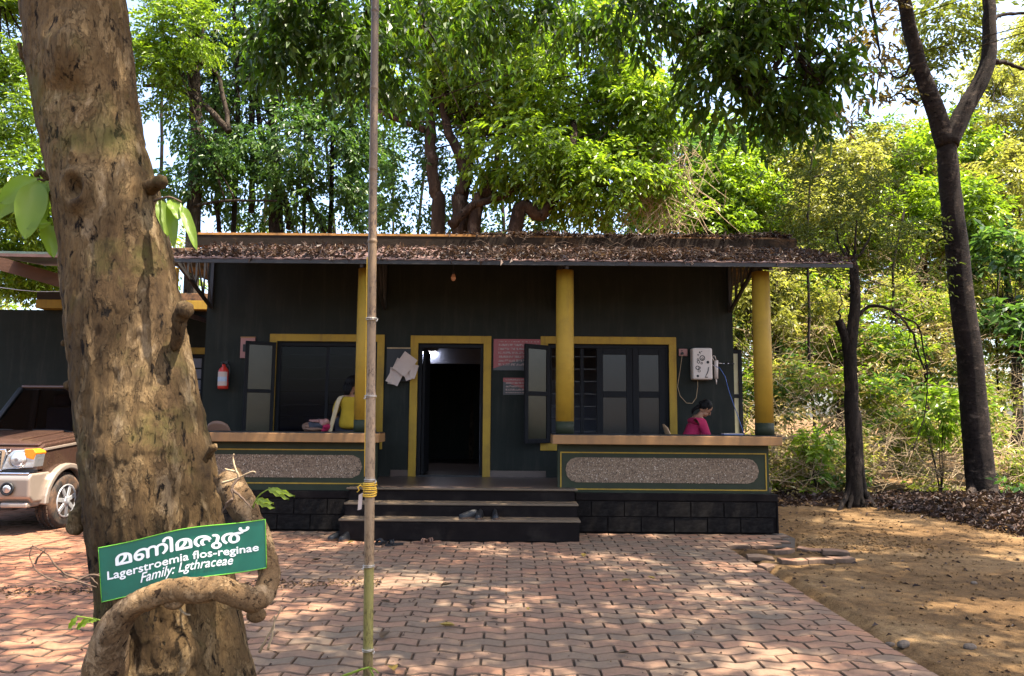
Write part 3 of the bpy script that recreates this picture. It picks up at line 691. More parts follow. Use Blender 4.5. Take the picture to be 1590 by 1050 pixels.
DENS = 2.7
def crown(parent, blobs, n, mat, k=7, twig=.35, lsize=.13, droop=.35, shell=.5, gap=-.08, gfreq=.9, wr=.38, seed=1, name='crown'):
    rng = np.random.default_rng(seed); P, d = blob_points(rng, blobs, int(n * DENS), shell, gap, gfreq, seed)
    v, f = spray_leaves(rng, P, d, k, twig, lsize, droop, wr)
    return fast_mesh(name, v, f, LM[mat] if isinstance(mat, str) else mat, parent)
def twigs_to(mb, start_pts, blobs, n, seed, r=.02, reach=1.0):
    rg = random.Random(seed)
    for i in range(n):
        b = blobs[i % len(blobs)]; s = Vector(rg.choice(start_pts)); c = Vector(b[0]); R = b[1]
        e = c + Vector((rg.uniform(-1, 1) * R[0], rg.uniform(-1, 1) * R[1], rg.uniform(-1, 1) * R[2])) * .75 * reach
        if (e - s).length > 6: s = e + (s - e).normalized() * 4
        mid = (s + e) / 2 + Vector((rg.uniform(-.2, .2), rg.uniform(-.2, .2), rg.uniform(0, .3)))
        limb(mb, [s, mid, e], r * rg.uniform(.7, 1.3), r * .25, 5, .03, rg)
def tree(name, label, cat, base, limbs, blobs, n, mat, bark='grey', group=None, twigs=14, tr=.025, **kw):
    """limbs: lists of (points, r0, r1); blobs: crown ellipsoids"""
    t = thing(name, label, cat, tuple(base), group)
    mb = MB(); ends = []
    for pts, r0, r1 in limbs:
        o = limb(mb, pts, r0, r1, 12 if r0 > .1 else 8, min(.035, r0 * .3)); ends += o[len(o)//2:]
    if twigs and ends: twigs_to(mb, ends, blobs, twigs, kw.get('seed', 1), tr)
    mb.build('trunk', B_[bark], t)
    if n: crown(t, blobs, n, mat, **kw)
    return t
def gnd(p): return Vector((p.x, p.y, ground_z(p.x, p.y) - .03))
def GP(px, py):
    """a point of level ground seen at a pixel"""
    u = (px - 795) / F_PX; v = (525 - py) / F_PX; d = fw + rt * u + up * v
    q = Vector((0, 0, CAM_H)) + d * (-CAM_H / d.z); return q

# ------------------------------------------------------------------ trees on the right
b0 = gnd(GP(1527, 783)); Yf = b0.y
def A(px, py, dy=0): return at(px, py, Yf + dy)
fk = thing('forked_tree', 'tall dark tree forking into a Y beside the leaf bank at the right', 'tree', tuple(b0))
mb = MB()
limb(mb, [b0, A(1519, 700), A(1505, 560), A(1487, 400), A(1473, 270), A(1470, 215)], .265, .165, 20, .012)
limb(mb, [A(1470, 225), A(1448, 160), A(1424, 90), A(1405, 0), A(1395, -120), A(1370, -300, -1)], .19, .08, 14, .012)
limb(mb, [A(1472, 225), A(1500, 165), A(1532, 105), A(1537, 30), A(1535, -60), A(1560, -320, -1)], .19, .08, 14, .012)
for (px, r) in ((1546, .16), (1512, .10), (1532, .09)):
    limb(mb, [gnd(GP(1527 + (px - 1527) * 1.3, 790)), A(1522 + (px-1527) * .9, 760, -.10), A(1518 + (px-1527) * .5, 720, -.06), A(1515 + (px-1527)*.15, 640)], r * .6, .12, 10, .012)
limb(mb, [A(1424, 90), A(1400, 120, .1), A(1370, 112, .3), A(1310, 120, .5)], .03, .008, 6); limb(mb, [A(1540, 95), A(1570, 100, .2), A(1600, 110, .3)], .05, .03, 6)
limb(mb, [A(1540, 30), A(1556, 24, .2), A(1600, 20, .4)], .05, .03, 6); limb(mb, [A(1425, 160), A(1414, 155, .1), A(1395, 145, .2), A(1380, 160, .2)], .035, .01, 6)
limb(mb, [A(1350, -40), A(1358, 40), A(1366, 90), A(1362, 145)], .045, .012, 6)
mb.build('trunk', crisp_bark('ringed_dark_bark', (.006, .0045, .0045), (.022, .016, .014), (.040, .029, .024), (.10, .075, .058), zs=1.7, k=.45), fk)
top = [px_blob(1380, -260, 130, 90, Yf - 1.5), px_blob(1560, -320, 160, 90, Yf - 1.5)]
crown(fk, top, 620, 'olive', k=7, twig=.4, lsize=.17, droop=.3, gap=-.1, seed=11)
lowb = [px_blob(1345, 90, 40, 70, Yf + .4), px_blob(1320, 150, 40, 40, Yf + .4), px_blob(1365, 40, 36, 50, Yf + .4), px_blob(1392, 150, 25, 30, Yf + .4, wgt=.6)]
crown(fk, lowb, 34, 'rusty', k=7, twig=.3, lsize=.19, droop=.45, gap=-.3, seed=12, name='low_leaves')
crown(fk, [px_blob(1470, 35, 60, 55, Yf + 1.5), px_blob(1575, 60, 40, 60, Yf + 1), px_blob(1440, 110, 40, 40, Yf + 1.5, wgt=.7)], 190, 'olive', k=7, twig=.35, lsize=.16, gap=-.2, seed=13, name='low_leaves')

b0 = gnd(GP(1328, 792)); Ys = b0.y
def A(px, py, dy=0): return at(px, py, Ys + dy)
sb = thing('small_tree', 'slim dark tree with a broken stub fork at the end of the dirt path', 'tree', tuple(b0))
mb = MB()
limb(mb, [b0, A(1327, 720), A(1323, 640), A(1321, 545), A(1328, 480), A(1326, 425), A(1322, 396)], .150, .065, 14, .012)
for e_ in ((1296, 352, .2), (1330, 340, -.1), (1352, 362, .2), (1310, 372, -.2)): limb(mb, [A(1323, 405), A((1323 + e_[0]) / 2, 392, e_[2] * .5), A(*e_)], .038, .012, 7, .02)
limb(mb, [A(1319, 560), A(1312, 525), A(1302, 497)], .085, .07, 10, .006)
limb(mb, [A(1306, 505), A(1303, 480, .05), A(1305, 462, .05), A(1298, 430, .1)], .02, .006, 6); limb(mb, [A(1311, 520), A(1318, 505, .05), A(1315, 480, .1)], .015, .005, 6)
for px, r in ((1312, .055), (1348, .07), (1337, .06), (1322, .05)):
    limb(mb, [gnd(GP(1328 + (px - 1328) * 1.7, 793 + abs(px - 1330) * .18)), A(1328 + (px-1328) * .85, 768, -.08), A(1328 + (px-1328) * .45, 735, -.04), A(1326 + (px-1328) * .2, 640)], r * .5, .075, 9, .008)
limb(mb, [A(1331, 492), A(1348, 477), A(1372, 477, -.1), A(1398, 492, -.2), A(1418, 520, -.2), A(1424, 545, -.2), A(1436, 575, -.2)], .035, .013, 7, .01)
limb(mb, [A(1398, 492, -.2), A(1425, 505, -.2), A(1434, 545, -.2), A(1440, 590, -.2), A(1436, 640, -.2), A(1418, 700, -.2)], .016, .009, 6, .01)
for px, py, qx, qy in ((1420, 530, 1412, 575), (1424, 540, 1430, 590), (1436, 560, 1450, 600), (1425, 505, 1450, 488), (1338, 430, 1380, 410), (1330, 540, 1375, 505), (1380, 480, 1386, 520), (1412, 510, 1404, 550)):
    limb(mb, [A(px, py, -.15), A((px+qx)/2 + 3, (py+qy)/2, -.15), A(qx, qy, -.15)], .010, .004, 5, .01)
mb.build('trunk', B_['dark'], sb)
sblob = [px_blob(1290, 330, 90, 60, Ys + .5), px_blob(1240, 400, 60, 50, Ys + .8, wgt=.7), px_blob(1365, 340, 80, 60, Ys + .3), px_blob(1335, 385, 100, 40, Ys), px_blob(1310, 260, 110, 60, Ys + .8), px_blob(1270, 450, 60, 40, Ys + 1, wgt=.5), px_blob(1410, 420, 50, 50, Ys, wgt=.5)]
crown(sb, sblob, 700, 'shade', k=9, twig=.38, lsize=.085, droop=.2, gap=.0, gfreq=1.6, seed=21)
b0 = gnd(GP(1411, 742)); 
sp = thing('sapling', 'thin bare sapling curving up from the leaf bank between the two dark trees', 'tree', tuple(b0))
mb = MB(); limb(mb, [b0, at(1410, 700, b0.y), at(1413, 660, b0.y), at(1425, 620, b0.y), at(1438, 560, b0.y), at(1440, 500, b0.y)], .035, .012, 7, .008); mb.build('trunk', B_['dark'], sp)
crown(sp, [px_blob(1410, 690, 30, 40, b0.y)], 24, 'olive', k=6, twig=.25, lsize=.09, gap=-1, seed=23)

# ------------------------------------------------------------------ trees behind the office
def T(px, py, Y): return at(px, py, Y)
Y = 17.5
tree('stemmed_tree', 'many-stemmed tree with bright green crown rising behind the middle of the roof', 'tree', (T(712, 380, Y).x, Y, 0),
     [([(T(680, 380, Y).x, Y, 0), T(680, 355, Y), T(676, 290, Y), T(668, 220, Y), T(672, 150, Y+.2), T(660, 40, Y)], .20, .09),
      ([(T(716, 380, Y).x, Y, 0), T(713, 355, Y), T(716, 300, Y), T(722, 275, Y), T(715, 240, Y), T(690, 180, Y), T(690, 60, Y)], .24, .08),
      ([T(722, 280, Y), T(730, 230, Y), T(722, 180, Y+.3), T(740, 60, Y)], .13, .06),
      ([(T(735, 380, Y-.5).x, Y-.5, 0), T(738, 350, Y-.5), T(755, 300, Y-.5), T(772, 250, Y-.3), T(790, 120, Y)], .20, .06),
      ([T(660, 202, Y), T(630, 190, Y), T(598, 178, Y), T(570, 165, Y+.4)], .09, .05),
      ([(T(760, 380, Y-1).x, Y-1, 0), T(800, 350, Y-1), T(840, 335, Y-1), T(870, 290, Y-1), T(890, 240, Y-1), T(890, 190, Y-.6)], .20, .07),
      ([T(700, 350, Y-.6), T(735, 320, Y-.6), T(790, 300, Y-.7), T(850, 260, Y-.8)], .13, .05), ([T(870, 290, Y-1), T(910, 255, Y-.8), T(960, 230, Y-.6), T(1010, 200, Y-.5)], .09, .03)],
     [px_blob(905, 120, 120, 110, Y-.5), px_blob(990, 170, 75, 100, Y), px_blob(835, 235, 110, 80, Y-.4), px_blob(760, 110, 120, 90, Y+.6), px_blob(930, 285, 110, 55, Y-.6), px_blob(660, 110, 90, 70, Y+1, wgt=.7), px_blob(1020, 260, 50, 60, Y), px_blob(720, 40, 160, 60, Y), px_blob(850, 20, 150, 60, Y)],
     4900, 'bright', 'red', twigs=60, tr=.022, k=7, twig=.45, lsize=.185, wr=.44, droop=.45, gap=-.10, gfreq=.75, seed=31)
# loose wispy foliage in front of the sky gap
crown(bpy.data.objects['stemmed_tree'], [px_blob(640, 270, 60, 70, Y+1), px_blob(700, 230, 60, 60, Y+1.5), px_blob(610, 330, 60, 30, Y+1), px_blob(760, 330, 110, 35, Y+1.5), px_blob(880, 335, 130, 30, Y+1)], 560, 'blue', k=6, twig=.45, lsize=.16, wr=.45, gap=-.02, gfreq=1.2, seed=32, name='low_leaves')
Y = 20.0
tree('straight_tree', 'thick straight grey trunk behind the left roof end, next to the leaning trunk', 'tree', (T(303, 380, Y).x, Y, 0),
     [([(T(303, 380, Y).x, Y, 0), T(302, 340, Y), T(304, 200, Y), T(302, 100, Y), T(304, -30, Y), T(304, -250, Y)], .21, .13),
      ([T(356, 205, Y-1), T(330, 175, Y-1), T(300, 150, Y-.6), T(270, 135, Y-.5), T(222, 133, Y-.5)], .09, .05), ([T(300, 320, Y-.5), T(350, 312, Y-.5), T(430, 312, Y-.5)], .05, .03), ([T(356, 205, Y-1), T(340, 120, Y-1), T(310, 90, Y-1), T(330, -20, Y-1)], .07, .03)],
     [px_blob(265, 60, 60, 70, Y-1), px_blob(310, 45, 55, 50, Y-1.5), px_blob(250, 160, 40, 40, Y-1, wgt=.6), px_blob(300, -80, 150, 70, Y), px_blob(240, 110, 40, 50, Y-1.4)],
     1400, 'bright', 'grey', twigs=26, k=8, twig=.40, lsize=.14, wr=.45, droop=.3, gap=-.06, gfreq=1.3, seed=41)
Y = 21.0
tree('dark_tree', 'broad dark green tree behind the roof between straight trunk and bamboo pole', 'tree', (T(440, 380, Y).x, Y, 0),
     [([(T(432, 380, Y).x, Y, 0), T(430, 350, Y), T(428, 280, Y), T(425, 180, Y), T(440, -40, Y)], .26, .10), ([T(450, 355, Y), T(440, 300, Y), T(405, 200, Y), T(390, 20, Y)], .12, .06), ([T(505, 360, Y), T(480, 310, Y), T(440, 265, Y), T(410, 240, Y)], .10, .05), ([T(390, 330, Y), T(392, 200, Y), T(388, -20, Y)], .10, .07), ([T(540, 330, Y+1), T(545, 200, Y+1), T(530, 0, Y+1)], .11, .06), ([(T(478, 365, Y+.6).x, Y+.6, 0), T(474, 250, Y+.6), T(482, 60, Y+.6)], .07, .05), ([(T(512, 365, Y+1).x, Y+1, 0), T(516, 220, Y+1), T(508, 0, Y+1)], .08, .05), ([(T(365, 365, Y).x, Y, 0), T(368, 220, Y), T(362, -20, Y)], .09, .06), ([T(340, 360, Y-.3), T(335, 250, Y-.3), T(332, 60, Y)], .07, .05)],
     [px_blob(440, 215, 95, 60, Y-1), px_blob(350, 230, 60, 50, Y-1), px_blob(520, 215, 60, 70, Y), px_blob(300, 270, 60, 50, Y-1), px_blob(480, 300, 80, 35, Y-.5, wgt=.6), px_blob(400, 130, 120, 60, Y+.5, wgt=.8), px_blob(555, 290, 40, 60, Y+.5), px_blob(390, 20, 110, 70, Y), px_blob(530, 90, 70, 80, Y+.5), px_blob(560, 200, 60, 130, Y+1.5), px_blob(450, 320, 140, 30, Y+1), px_blob(330, 150, 70, 110, Y+1)],
     3500, 'blue', 'dark', twigs=90, tr=.018, k=7, twig=.5, lsize=.18, wr=.46, droop=.5, gap=.02, gfreq=1.25, seed=51)
Y = 16.0
tree('leafy_tree', 'sunlit yellow green tree behind the leaning trunk at the far left', 'tree', (T(-30, 500, Y).x, Y, 0),
     [([(T(-30, 500, Y).x, Y, 0), T(-25, 300, Y), T(-10, 100, Y), T(0, -80, Y)], .2, .08)],
     [px_blob(10, 50, 70, 80, Y), px_blob(20, 170, 60, 70, Y), px_blob(20, 270, 70, 60, Y), px_blob(40, 350, 80, 50, Y+1), px_blob(60, 420, 90, 35, Y+2), px_blob(-20, -60, 120, 70, Y), px_blob(90, 200, 40, 80, Y+2, wgt=.5), px_blob(30, 400, 70, 50, Y+1.5), px_blob(-10, 330, 60, 60, Y)],
     3000, 'bright', 'grey', twigs=14, k=7, twig=.38, lsize=.14, droop=.35, gap=-.08, seed=61)

# ------------------------------------------------------------------ sunlit trees behind the dirt clearing
def bankY(py):  # the wood climbs away from the clearing: depth at which a crown seen at this height stands clear
    return min(29, 16.2 / max(.35, 1.02 - (645 - py) / F_PX))
spec = [
 ('round_tree', 'pale green tree standing right behind the roof\'s right corner', 1140, 19.5, [(1120, 300, 70, 60), (1175, 330, 60, 50), (1110, 225, 60, 45), (1165, 260, 55, 40), (1090, 355, 80, 35)], 1500, 'bright', .16, 71),
 ('round_tree', 'yellowish tree filling the gap behind the slim broken-fork tree', 1300, 22, [(1290, 270, 80, 50), (1230, 260, 50, 45), (1345, 250, 60, 45), (1270, 330, 70, 50)], 1500, 'yellow', .15, 72),
 ('round_tree', 'sunlit tree seen through the fork of the tall dark tree', 1430, 23, [(1430, 260, 60, 55), (1410, 330, 60, 50), (1480, 230, 60, 50), (1500, 340, 50, 60)], 1300, 'bright', .16, 73),
 ('round_tree', 'yellow green tree right of the tall forked trunk', 1575, 21, [(1560, 180, 60, 80), (1555, 270, 50, 50), (1610, 220, 70, 90), (1590, 90, 60, 60), (1530, 120, 40, 40)], 1500, 'yellow', .15, 74),
 ('glossy_bush', 'big-leaved glossy green bush right of the forked trunk', 1570, 17, [(1560, 400, 45, 40), (1600, 440, 50, 50), (1570, 500, 40, 30)], 260, 'blue', .24, 75),
 ('round_tree', 'low tree with dry pale twigs behind the yellow corner column', 1190, 19, [(1205, 430, 60, 40), (1165, 470, 50, 40), (1235, 480, 60, 40)], 800, 'yellow', .13, 76),
 ('round_tree', 'dense dark tree behind the pale green tree and the roof\'s right end', 1050, 24, [(1070, 260, 60, 80), (1020, 320, 50, 35), (1100, 330, 70, 35), (1180, 235, 60, 40)], 1300, 'blue', .17, 77),
]
for nm, lab, px, Y, bl_, n, mat_, ls, sd in spec:
    bx = T(px, 600, Y).x; bs = Vector((bx, Y, ground_z(bx, Y) - .05)); blobs = [px_blob(a, b, c, d, bankY(b) - .3 + ((i * 37) % 5 - 2) * .25) for i, (a, b, c, d) in enumerate(bl_)]
    c0 = Vector(blobs[0][0])
    tree(nm, lab, 'bush' if 'bush' in nm else 'tree', bs, [([bs, bs.lerp(c0, .5) + Vector((.15, 0, 0)), c0], .12, .05)] + [([bs.lerp(c0, .35), bs.lerp(Vector(b[0]), .7), Vector(b[0])], .06, .02) for b in blobs[1:]],
         blobs, n, mat_, 'grey', 'trees behind the clearing' if nm == 'round_tree' else None, twigs=26, tr=.018, k=7, twig=.42, lsize=ls * 1.2, wr=.46, droop=.4, gap=-.02, gfreq=1.2, seed=sd)
# the thicket: shrubs and creepers nobody could count
rng = np.random.default_rng(5)
groups = {'yellow': [], 'bright': [], 'olive': [], 'blue': [], 'straw': []}
for i in range(420):
    Yq = 14.9 + 11.5 * rng.uniform() ** 1.25; px = rng.uniform(1060 if Yq > 18 else 1150, 1730); x = at(px, 600, Yq).x
    zc = max(.15, (Yq - 15.0) * 1.02 + rng.uniform(-.7, .7)); r_ = rng.uniform(.45, .85) + .03 * (Yq - 15)
    mt = rng.choice(['yellow', 'bright', 'olive', 'blue', 'straw'], p=[.42, .22, .12, .10, .14] if Yq > 17 else [.36, .16, .10, .08, .30]); groups[mt].append(((x, Yq, zc + ground_z(x, Yq) * .5), (r_, r_ * .8, r_ * rng.uniform(.6, .95)), 1))
for mt, ls, n_ in (('yellow', .12, 15500), ('bright', .16, 7600), ('olive', .11, 4800), ('blue', .19, 2700), ('straw', .12, 4600)):
    P, d = blob_points(rng, groups[mt], int(n_ * 1.35), .7, .02, .95, 3); d[:, 2] = np.abs(d[:, 2]) * .6
    v, f = spray_leaves(rng, P, d, 6, .34, ls, .3); props(fast_mesh('undergrowth', v, f, LM[mt]), kind='stuff', label='sunlit tangled undergrowth climbing away behind the dirt clearing')
rg = random.Random(9); mb = MB()
for i in range(1150):
    px = rg.uniform(1150, 1650); Yq = 14.5 + 6.5 * rg.random() ** 1.5; x = at(px, 600, Yq).x; z0 = ground_z(x, Yq); a = rg.uniform(-1.4, 1.4); ln = rg.uniform(.3, 1.5); q = Vector((x, Yq, z0 + max(0, Yq - 15.3) * 1.0 + rg.uniform(.0, .9)))
    e = q + Vector((math.sin(a) * ln, rg.uniform(-.5, .5), abs(math.cos(a)) * ln * rg.uniform(.2, .8)))
    mb.tube([q, (q + e) / 2 + Vector((rg.uniform(-.2, .2), rg.uniform(-.1, .1), rg.uniform(-.05, .25))), e], [rg.uniform(.003, .009), .0045, .002], 4, False)
    if rg.random() < .6:
        k_ = q.lerp(e, rg.uniform(.3, .7)); mb.tube([k_, k_ + Vector((rg.uniform(-.4, .4), rg.uniform(-.2, .2), rg.uniform(.05, .5)))], [.005, .002], 4, False)
props(mb.build('dry_stems', M['stick']), kind='stuff', label='dry pale stems tangled through the undergrowth')
mb = MB()
for i in range(210):
    px, py = rg.gauss(1030, 32), rg.uniform(215, 345); q = at(px, py, 16.6); a = rg.uniform(-.9, .9); ln = rg.uniform(.4, 1.5)
    e = q + Vector((math.sin(a) * ln, rg.uniform(-.4, .4), -math.cos(a) * ln * .8)); mb.tube([q, (q + e) / 2 + Vector((rg.uniform(-.25, .25), rg.uniform(-.2, .2), rg.uniform(-.2, .1))), e], [.009, .008, .004], 4, False)
props(mb.build('dry_vines', M['stick']), kind='stuff', label='pale dry vines hanging in the trees behind the roof')
# the forest beyond
rng = np.random.default_rng(8); blobs = []
for i in range(300):
    px = rng.uniform(-60, 1650) if i < 130 else rng.uniform(1030, 1680); Yq = rng.uniform(26, 36); x = at(px, 500, Yq).x
    sk = 345 if px < 560 else (352 if px < 1010 else (300 if px < 1120 else (255 if px < 1400 else 215)))
    zt = at(px, sk, Yq).z; h = rng.uniform(.15, .97) * zt
    blobs.append(((x, Yq, h), (rng.uniform(1.2, 2.4), 1.5, rng.uniform(.9, 1.5)), 1.0 if px > 1040 else .6))
P, d = blob_points(rng, blobs, 30000, .6, -.10, .5, 3); ysel = rng.uniform(size=len(P)) + .25 * np.sin(P[:, 0] * .6)
for lo_, hi_, mt in ((-9, .45, 'bright'), (.45, .8, 'yellow'), (.8, 9, 'olive')):
    s = (ysel >= lo_) & (ysel < hi_); v, f = spray_leaves(rng, P[s], d[s], 6, .6, .27, .3)
    props(fast_mesh('forest', v, f, LM[mt]), kind='stuff', label='sunlit forest wall closing the view behind everything')

# ------------------------------------------------------------------ overhanging tree whose limbs reach in from the right
Y = 8.6
bx = 8.2
tree('overhanging_tree', 'dark leafy bough hanging down above the right end of the roof', 'tree', (bx, 7.2, 0),
     [([(bx, 7.2, 0), (bx, 7.2, 4), (bx - .3, 7.3, 7.5), (bx - 1, 7.5, 10)], .3, .16), ([(bx - .2, 7.2, 6.5), (6.2, 7.6, 9.0), T(1225, -60, Y), T(1222, 0, Y), T(1222, 60, Y), T(1205, 100, Y), T(1165, 150, Y)], .10, .012),
      ([T(1224, -30, Y), T(1180, -10, Y), T(1120, 20, Y), T(1075, 60, Y)], .04, .01), ([T(1222, 60, Y), T(1245, 100, Y), T(1275, 130, Y)], .03, .008), ([(bx - .6, 7.4, 8.6), (5, 6, 9.6), (2.4, 5.2, 9.2)], .1, .03)],
     [px_blob(1150, 60, 75, 60, Y), px_blob(1215, 85, 75, 60, Y), px_blob(1120, 140, 65, 35, Y), px_blob(1190, 165, 75, 30, Y, wgt=.8), px_blob(1250, 130, 60, 40, Y), px_blob(1268, 40, 55, 70, Y, wgt=.8), px_blob(1300, 120, 30, 40, Y, wgt=.4), px_blob(1090, 20, 60, 55, Y+.5), px_blob(1160, -40, 140, 70, Y)],
     500, 'deep', 'dark', twigs=60, tr=.012, k=8, twig=.36, lsize=.15, droop=.75, gap=.03, gfreq=1.5, seed=81, wr=.44)
ot = bpy.data.objects['overhanging_tree']
crown(ot, [((3.4, 5.4, 9.0), (1.7, 1.6, .8)), ((2.0, 4.2, 8.8), (1.6, 1.5, .7)), ((5.6, 6.0, 10.0), (2.0, 2.0, .9)), ((5.4, 3.6, 9.6), (1.9, 1.7, .8)), ((4.0, 7.6, 9.6), (2.0, 1.5, .8)), ((7.4, 7.6, 10.2), (1.8, 1.8, .9)), ((7.2, 4.4, 9.6), (1.7, 1.6, .8)), ((6.4, 9.4, 10.4), (1.9, 1.3, .8)), ((2.2, 7.2, 9.2), (1.5, 1.5, .7)), ((8.8, 9.6, 10.6), (1.8, 1.6, .8)), ((9.6, 11.6, 11.2), (1.8, 1.5, .8)), ((7.6, 11.4, 11.0), (1.5, 1.3, .8)), ((9.6, 6.4, 10.2), (1.8, 1.8, .8))], 3700, 'deep', k=8, twig=.4, lsize=.16, droop=.4, gap=-.08, gfreq=1.0, seed=82, name='high_leaves')

# young plants that stand out of the thicket
for nm, lab, px, py, base_py, rx, ry, n_, mt in (('young_plant', 'bright yellow green young plant left of the forked trunk', 1455, 640, 720, 32, 36, 26, 'bigleaf'), ('young_plant', 'low broad-leaved plant at the thicket foot near the building corner', 1268, 690, 735, 26, 20, 16, 'bigleaf'), ('young_plant', 'small dark-leaved seedling right of the forked trunk foot', 1572, 762, 790, 14, 16, 9, 'blue')):
    b0 = gnd(GP(px, base_py)) if base_py > 760 else Vector((at(px, py, 14.7).x, 14.7, ground_z(at(px, py, 14.7).x, 14.7) - .02)); t_ = thing(nm, lab, 'plant', tuple(b0), 'young plants at the thicket edge'); c0 = at(px, py, b0.y); mb = MB()
    ends = []
    rg = random.Random(px)
    for k in range(5):
        e = c0 + Vector((rg.uniform(-1, 1) * rx * mpp(b0.y), rg.uniform(-.2, .2), rg.uniform(-.5, 1) * ry * mpp(b0.y))); limb(mb, [b0, b0.lerp(e, .5) + Vector((0, 0, .1)), e], .012, .004, 5, .01, rg)
    mb.build('stem', B_['grey'], t_)
    if mt == 'bigleaf' and 'bigleaf' not in M: M['bigleaf'] = leaf_mat('fresh_big_leaf', [(.2, (.11, .18, .018)), (.6, (.155, .235, .025)), (.9, (.21, .27, .04))], .55, .4, 1.5)
    crown(t_, [px_blob(px, py, rx, ry, b0.y)], n_, M['bigleaf'] if mt == 'bigleaf' else mt, k=5, twig=.22, lsize=.20 if rx > 20 else .13, wr=.5, droop=.4, gap=-1, seed=px, name='leaves')

ST_ = 'slim trunks among the trees'
rg = random.Random(33)
for i, (px, Yq, zt_) in enumerate([(248, 24, 0), (322, 25, 0), (408, 24.5, 0), (455, 26, 0), (496, 24, 0), (528, 25, 0), (606, 24, 0), (634, 26, 0), (792, 25, 0), (846, 23.5, 0), (905, 25, 0), (955, 24, 0), (1020, 25, 0), (1262, 17.4, 1), (1385, 18.6, 1), (1556, 19, 1)]):
    p0 = at(px, 500, Yq); b0 = Vector((p0.x, Yq, ground_z(p0.x, Yq) - .05)); top_ = at(px + rg.uniform(-25, 25), rg.uniform(-60, 60) if not zt_ else rg.uniform(200, 420), Yq)
    t_ = thing('slim_tree', 'slim dark trunk standing far back among the trees behind the roof' if not zt_ else {1262: 'slim dark stem in the thicket between yellow corner column and broken-fork tree', 1385: 'slim dark stem in the thicket right behind the drooping bare branch', 1556: 'slim dark stem in the thicket right of the tall forked trunk'}[px], 'tree', tuple(b0), ST_ + (' behind the roof' if not zt_ else ' in the thicket')); mb = MB(); r0 = rg.uniform(.05, .10) if not zt_ else rg.uniform(.03, .055)
    o_ = limb(mb, [b0, b0.lerp(top_, .35) + Vector((rg.uniform(-.2, .2), 0, 0)), b0.lerp(top_, .7) + Vector((rg.uniform(-.3, .3), 0, 0)), top_], r0, r0 * .45, 8, .03, rg)
    for k in range(4):
        q = o_[rg.randrange(len(o_) // 2, len(o_))]; limb(mb, [q, q + Vector((rg.uniform(-.8, .8), rg.uniform(-.3, .3), rg.uniform(.1, .6))), q + Vector((rg.uniform(-1.6, 1.6), rg.uniform(-.4, .4), rg.uniform(.2, 1.3)))], r0 * .3, r0 * .08, 5, .03, rg)
    mb.build('trunk', B_['dark' if rg.random() < .6 else 'grey'], t_)
# ------------------------------------------------------------------ leaning tree in front
TY = 2.75
prof = [(-260, -46, 128), (-120, 0, 172), (0, 30, 199), (60, 38, 207), (100, 43, 211), (200, 60, 223), (250, 72, 236), (300, 84, 252), (400, 97, 272), (500, 107, 289), (600, 118, 306), (650, 124, 318), (700, 131, 329), (750, 137, 338),
        (800, 142, 343), (850, 150, 350), (920, 160, 362), (1000, 165, 376), (1060, 150, 390), (1200, 100, 430), (1290, 60, 480)]
def prof_at(py):
    for (a, l0, r0), (b, l1, r1) in zip(prof, prof[1:]):
        if a <= py <= b:
            f = (py - a) / (b - a); f2 = f * f * (3 - 2 * f) * .4 + f * .6
            return l0 + (l1 - l0) * f2, r0 + (r1 - r0) * f2
    return prof[-1][1:]
knots = [  # px, py, radius px, height, kind
 (166, 318, 27, .035, 'ring'), (150, 135, 42, .055, 'nose'), (157, 270, 8, .012, 'ring'), (262, 575, 9, .012, 'b'), (180, 480, 22, .012, 'b'), (255, 520, 10, .014, 'b'), (300, 800, 22, .02, 'b'), (210, 700, 18, .012, 'b'),
 (230, 620, 16, .012, 'b'), (110, 90, 14, .01, 'b'), (330, 985, 25, .04, 'b')]
ft = thing('leaning_tree', 'thick leaning tree with flaking bark and knots, carrying the green name board', 'tree', (-1.15, TY, 0))
NA, NR = 250, 500
V = np.zeros((NR * NA, 3)); pys = np.linspace(-255, 1288, NR)
ctr = []
for j, py in enumerate(pys):
    l, r = prof_at(py); c = at((l + r) / 2, py, TY); R = (r - l) / 2 * mpp(TY) * .935; ctr.append((c, R))
    for k in range(NA):
        a = 2 * math.pi * k / NA; ca, sa = math.cos(a), math.sin(a)
        q = Vector((ca * 1.6, sa * 1.6, c.z * .55))
        flute = .05 * R * math.sin(a * 3 + c.z * 1.2) + (.07 * R * math.sin(a * 5 + 1 + c.z * .8) * max(0, (1.6 - c.z)))
        q2 = Vector((c.x + ca * R, sa * R, c.z * .40))
        n1_ = noise.noise(q2 * 16); fl = noise.noise(q2 * 34 + Vector((5, 0, 2))); f2_ = noise.noise(q2 * 75)
        plate = max(-.5, min(1, (fl - .02) * 9)); crack = min(0, noise.noise(q2 * 24 + Vector((1, 8, 3))) + .26) * 3
        d = .008 * noise.noise(q) + .0035 * n1_ + .0028 * plate + .0012 * f2_ + .006 * max(-1, crack)
        rr = R + flute * (.4 if 0 < py < 700 else .7) + d
        V[j * NA + k] = (c.x + ca * rr, c.y + sa * rr, c.z)
